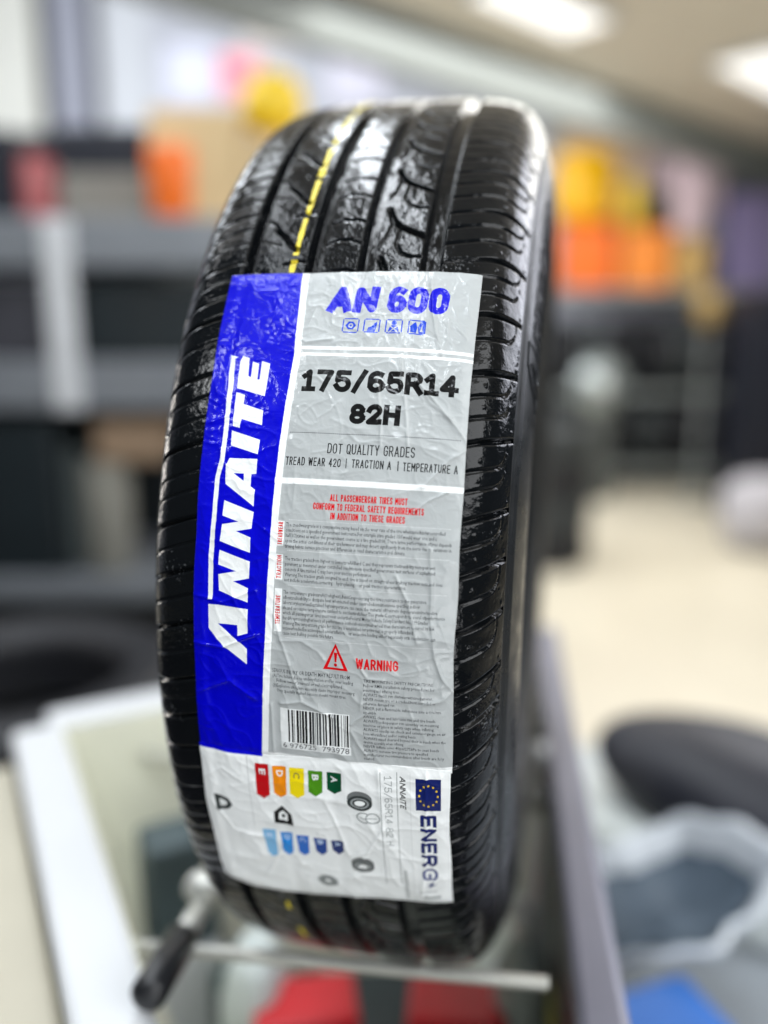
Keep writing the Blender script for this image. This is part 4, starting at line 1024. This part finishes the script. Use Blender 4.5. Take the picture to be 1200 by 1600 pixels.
# silver wheel cover hung on the rack front
hc = empty('wheel_cover', AY(940, 602, 6.5))
hub = mat('silver_paint', srgb(150, 158, 158), .35, .5)
lathe('dish', [(0.0001, 0.02), (.08, .02), (.12, 0), (.19, -.01), (.21, .01), (.205, .03), (0.0001, .05)], hub, hc, axis=(0, -1, .1), seg=48)
lathe('hub_cap', [(0.0001, -.05), (.045, -.05), (.06, -.03), (.06, .01), (0.0001, .01)], white_p, hc, axis=(0, 1, -.1), seg=32)
tag(hc, 'round silver wheel cover in front of the back rack', 'wheel cover')
sd = AY(940, 602, 6.5)
tag(box('cover_stand', sd.x - .1, sd.x + .1, 6.5, 6.7, 0, sd.z - .16, mat('stand_grey', srgb(70, 74, 72), .6), .01), 'dark grey stand under the silver wheel cover', 'stand')
hc.location.y += .04
# goods on top of the rack
def onrack(name, px0, py0, px1, Y, dep, m, label, cat, bevel=.03): return pbox(name, px0, py0, px1, 440, Y, dep, m, label, cat, bevel, zr1 + .006)
pink = mat('pale_pink_wrap', srgb(214, 190, 196), .5, var=.08)
onrack('orange_box', 880, 350, 965, YR + .02, .3, orange, 'orange box on top of the back rack under the yellow canister', 'box')
onrack('orange_box', 972, 356, 1052, YR + .02, .3, mat('bright_orange_plastic', srgb(240, 140, 50), .45, var=.08), 'bright orange box on top of the back rack beside the orange one', 'box')
onrack('ochre_box', 1056, 372, 1112, YR + .02, .3, mat('ochre_card', srgb(196, 160, 96), .5, var=.1), 'ochre box at the right of the orange boxes', 'box')
zz = AY(900, 348, YR).z + .003
def stack_on(name, px0, py0, px1, Y, dep, m, label, cat, bevel=.05, z=zz): return pbox(name, px0, py0, px1, 345, Y, dep, m, label, cat, bevel, z)
stack_on('yellow_canister', 868, 224, 974, YR + .04, .34, yel2, 'large amber yellow canister on top of the orange box', 'canister', .15)
stack_on('yellow_canister', 978, 276, 1010, YR + .05, .22, yel, 'smaller yellow canister right of the amber one', 'canister', .05, AY(900, 354, YR).z + .004)
z3 = AY(1080, 370, YR).z + .006
stack_on('pink_parcel', 1056, 250, 1112, YR + .04, .24, pink, 'pale pink wrapped parcel standing on the ochre box', 'parcel', .06, z3)
stack_on('dark_parcel', 1014, 300, 1054, YR + .06, .2, mat('brown_black_wrap', srgb(58, 48, 34), .5), 'small brown-black parcel between the yellow canister and the pink parcel', 'parcel', .03, AY(900, 354, YR).z + .004)
onrack('lilac_box', 1136, 300, 1230, YR + .02, .28, mat('lilac_wrap', srgb(120, 110, 150), .5, var=.1), 'lilac box on top of the rack at the right edge', 'box')
# warm peach sheet of cardboard behind the yellow canister
panel('peach_board', 868, 205, 1010, 345, srgb(206, 180, 150), 'peach coloured board on the wall behind the yellow canister', 'board', 8.0)
panel('pink_board', 985, 205, 1135, 330, srgb(206, 184, 186), 'pale pink board on the wall behind the parcel', 'board', 8.04)
# navy locker and white sack at the right edge
pbox('navy_locker', 1172, 452, 1330, 655, 5.6, .5, mat('navy_locker_paint', srgb(16, 20, 34), .45, var=.1), 'tall navy locker at the right edge of the view', 'locker', .015, 0.0)
p = AY(1195, 775, 5.0); 
tag(blob('white_sack', (p.x, 5.0, 0), (.52, .40, .46), mat('white_sack_cloth', srgb(190, 188, 196), .7, var=.06), 9, amp=.2), 'white sack on the floor before the navy locker', 'sack')
p = AY(1100, 480, 6.6)
gt = mat('gold_paint', srgb(178, 150, 96), .4, .2, var=.1)
g2 = empty('gold_cone', (p.x, 6.5, 0))
lathe('pole', [(0.0001, 0), (.10, 0), (.10, .02), (.014, .03), (.014, p.z - .14), (0.0001, p.z - .14)], beam_m, g2, seg=24)
lathe('knob', [(0.0001, p.z - .15), (.07, p.z - .13), (.11, p.z), (.09, p.z + .10), (0.0001, p.z + .13)], gt, g2, seg=32)
g2.name = 'gold_topped_stand'
tag(g2, 'floor stand with a gold knob in front of the back rack', 'stand')
# stack of tyres close behind the right side of the tyre
for k in range(4):
    bg_tyre((.93, 4.75, .10 + k * .201), .26, .20, (0, 0, 1), 'dark tyre in the floor stack right behind the tyre, %s' % ('lowest', 'second from the floor', 'third from the floor', 'topmost')[k], 'floor stack right behind the tyre', grey_t if k % 2 else dgt)
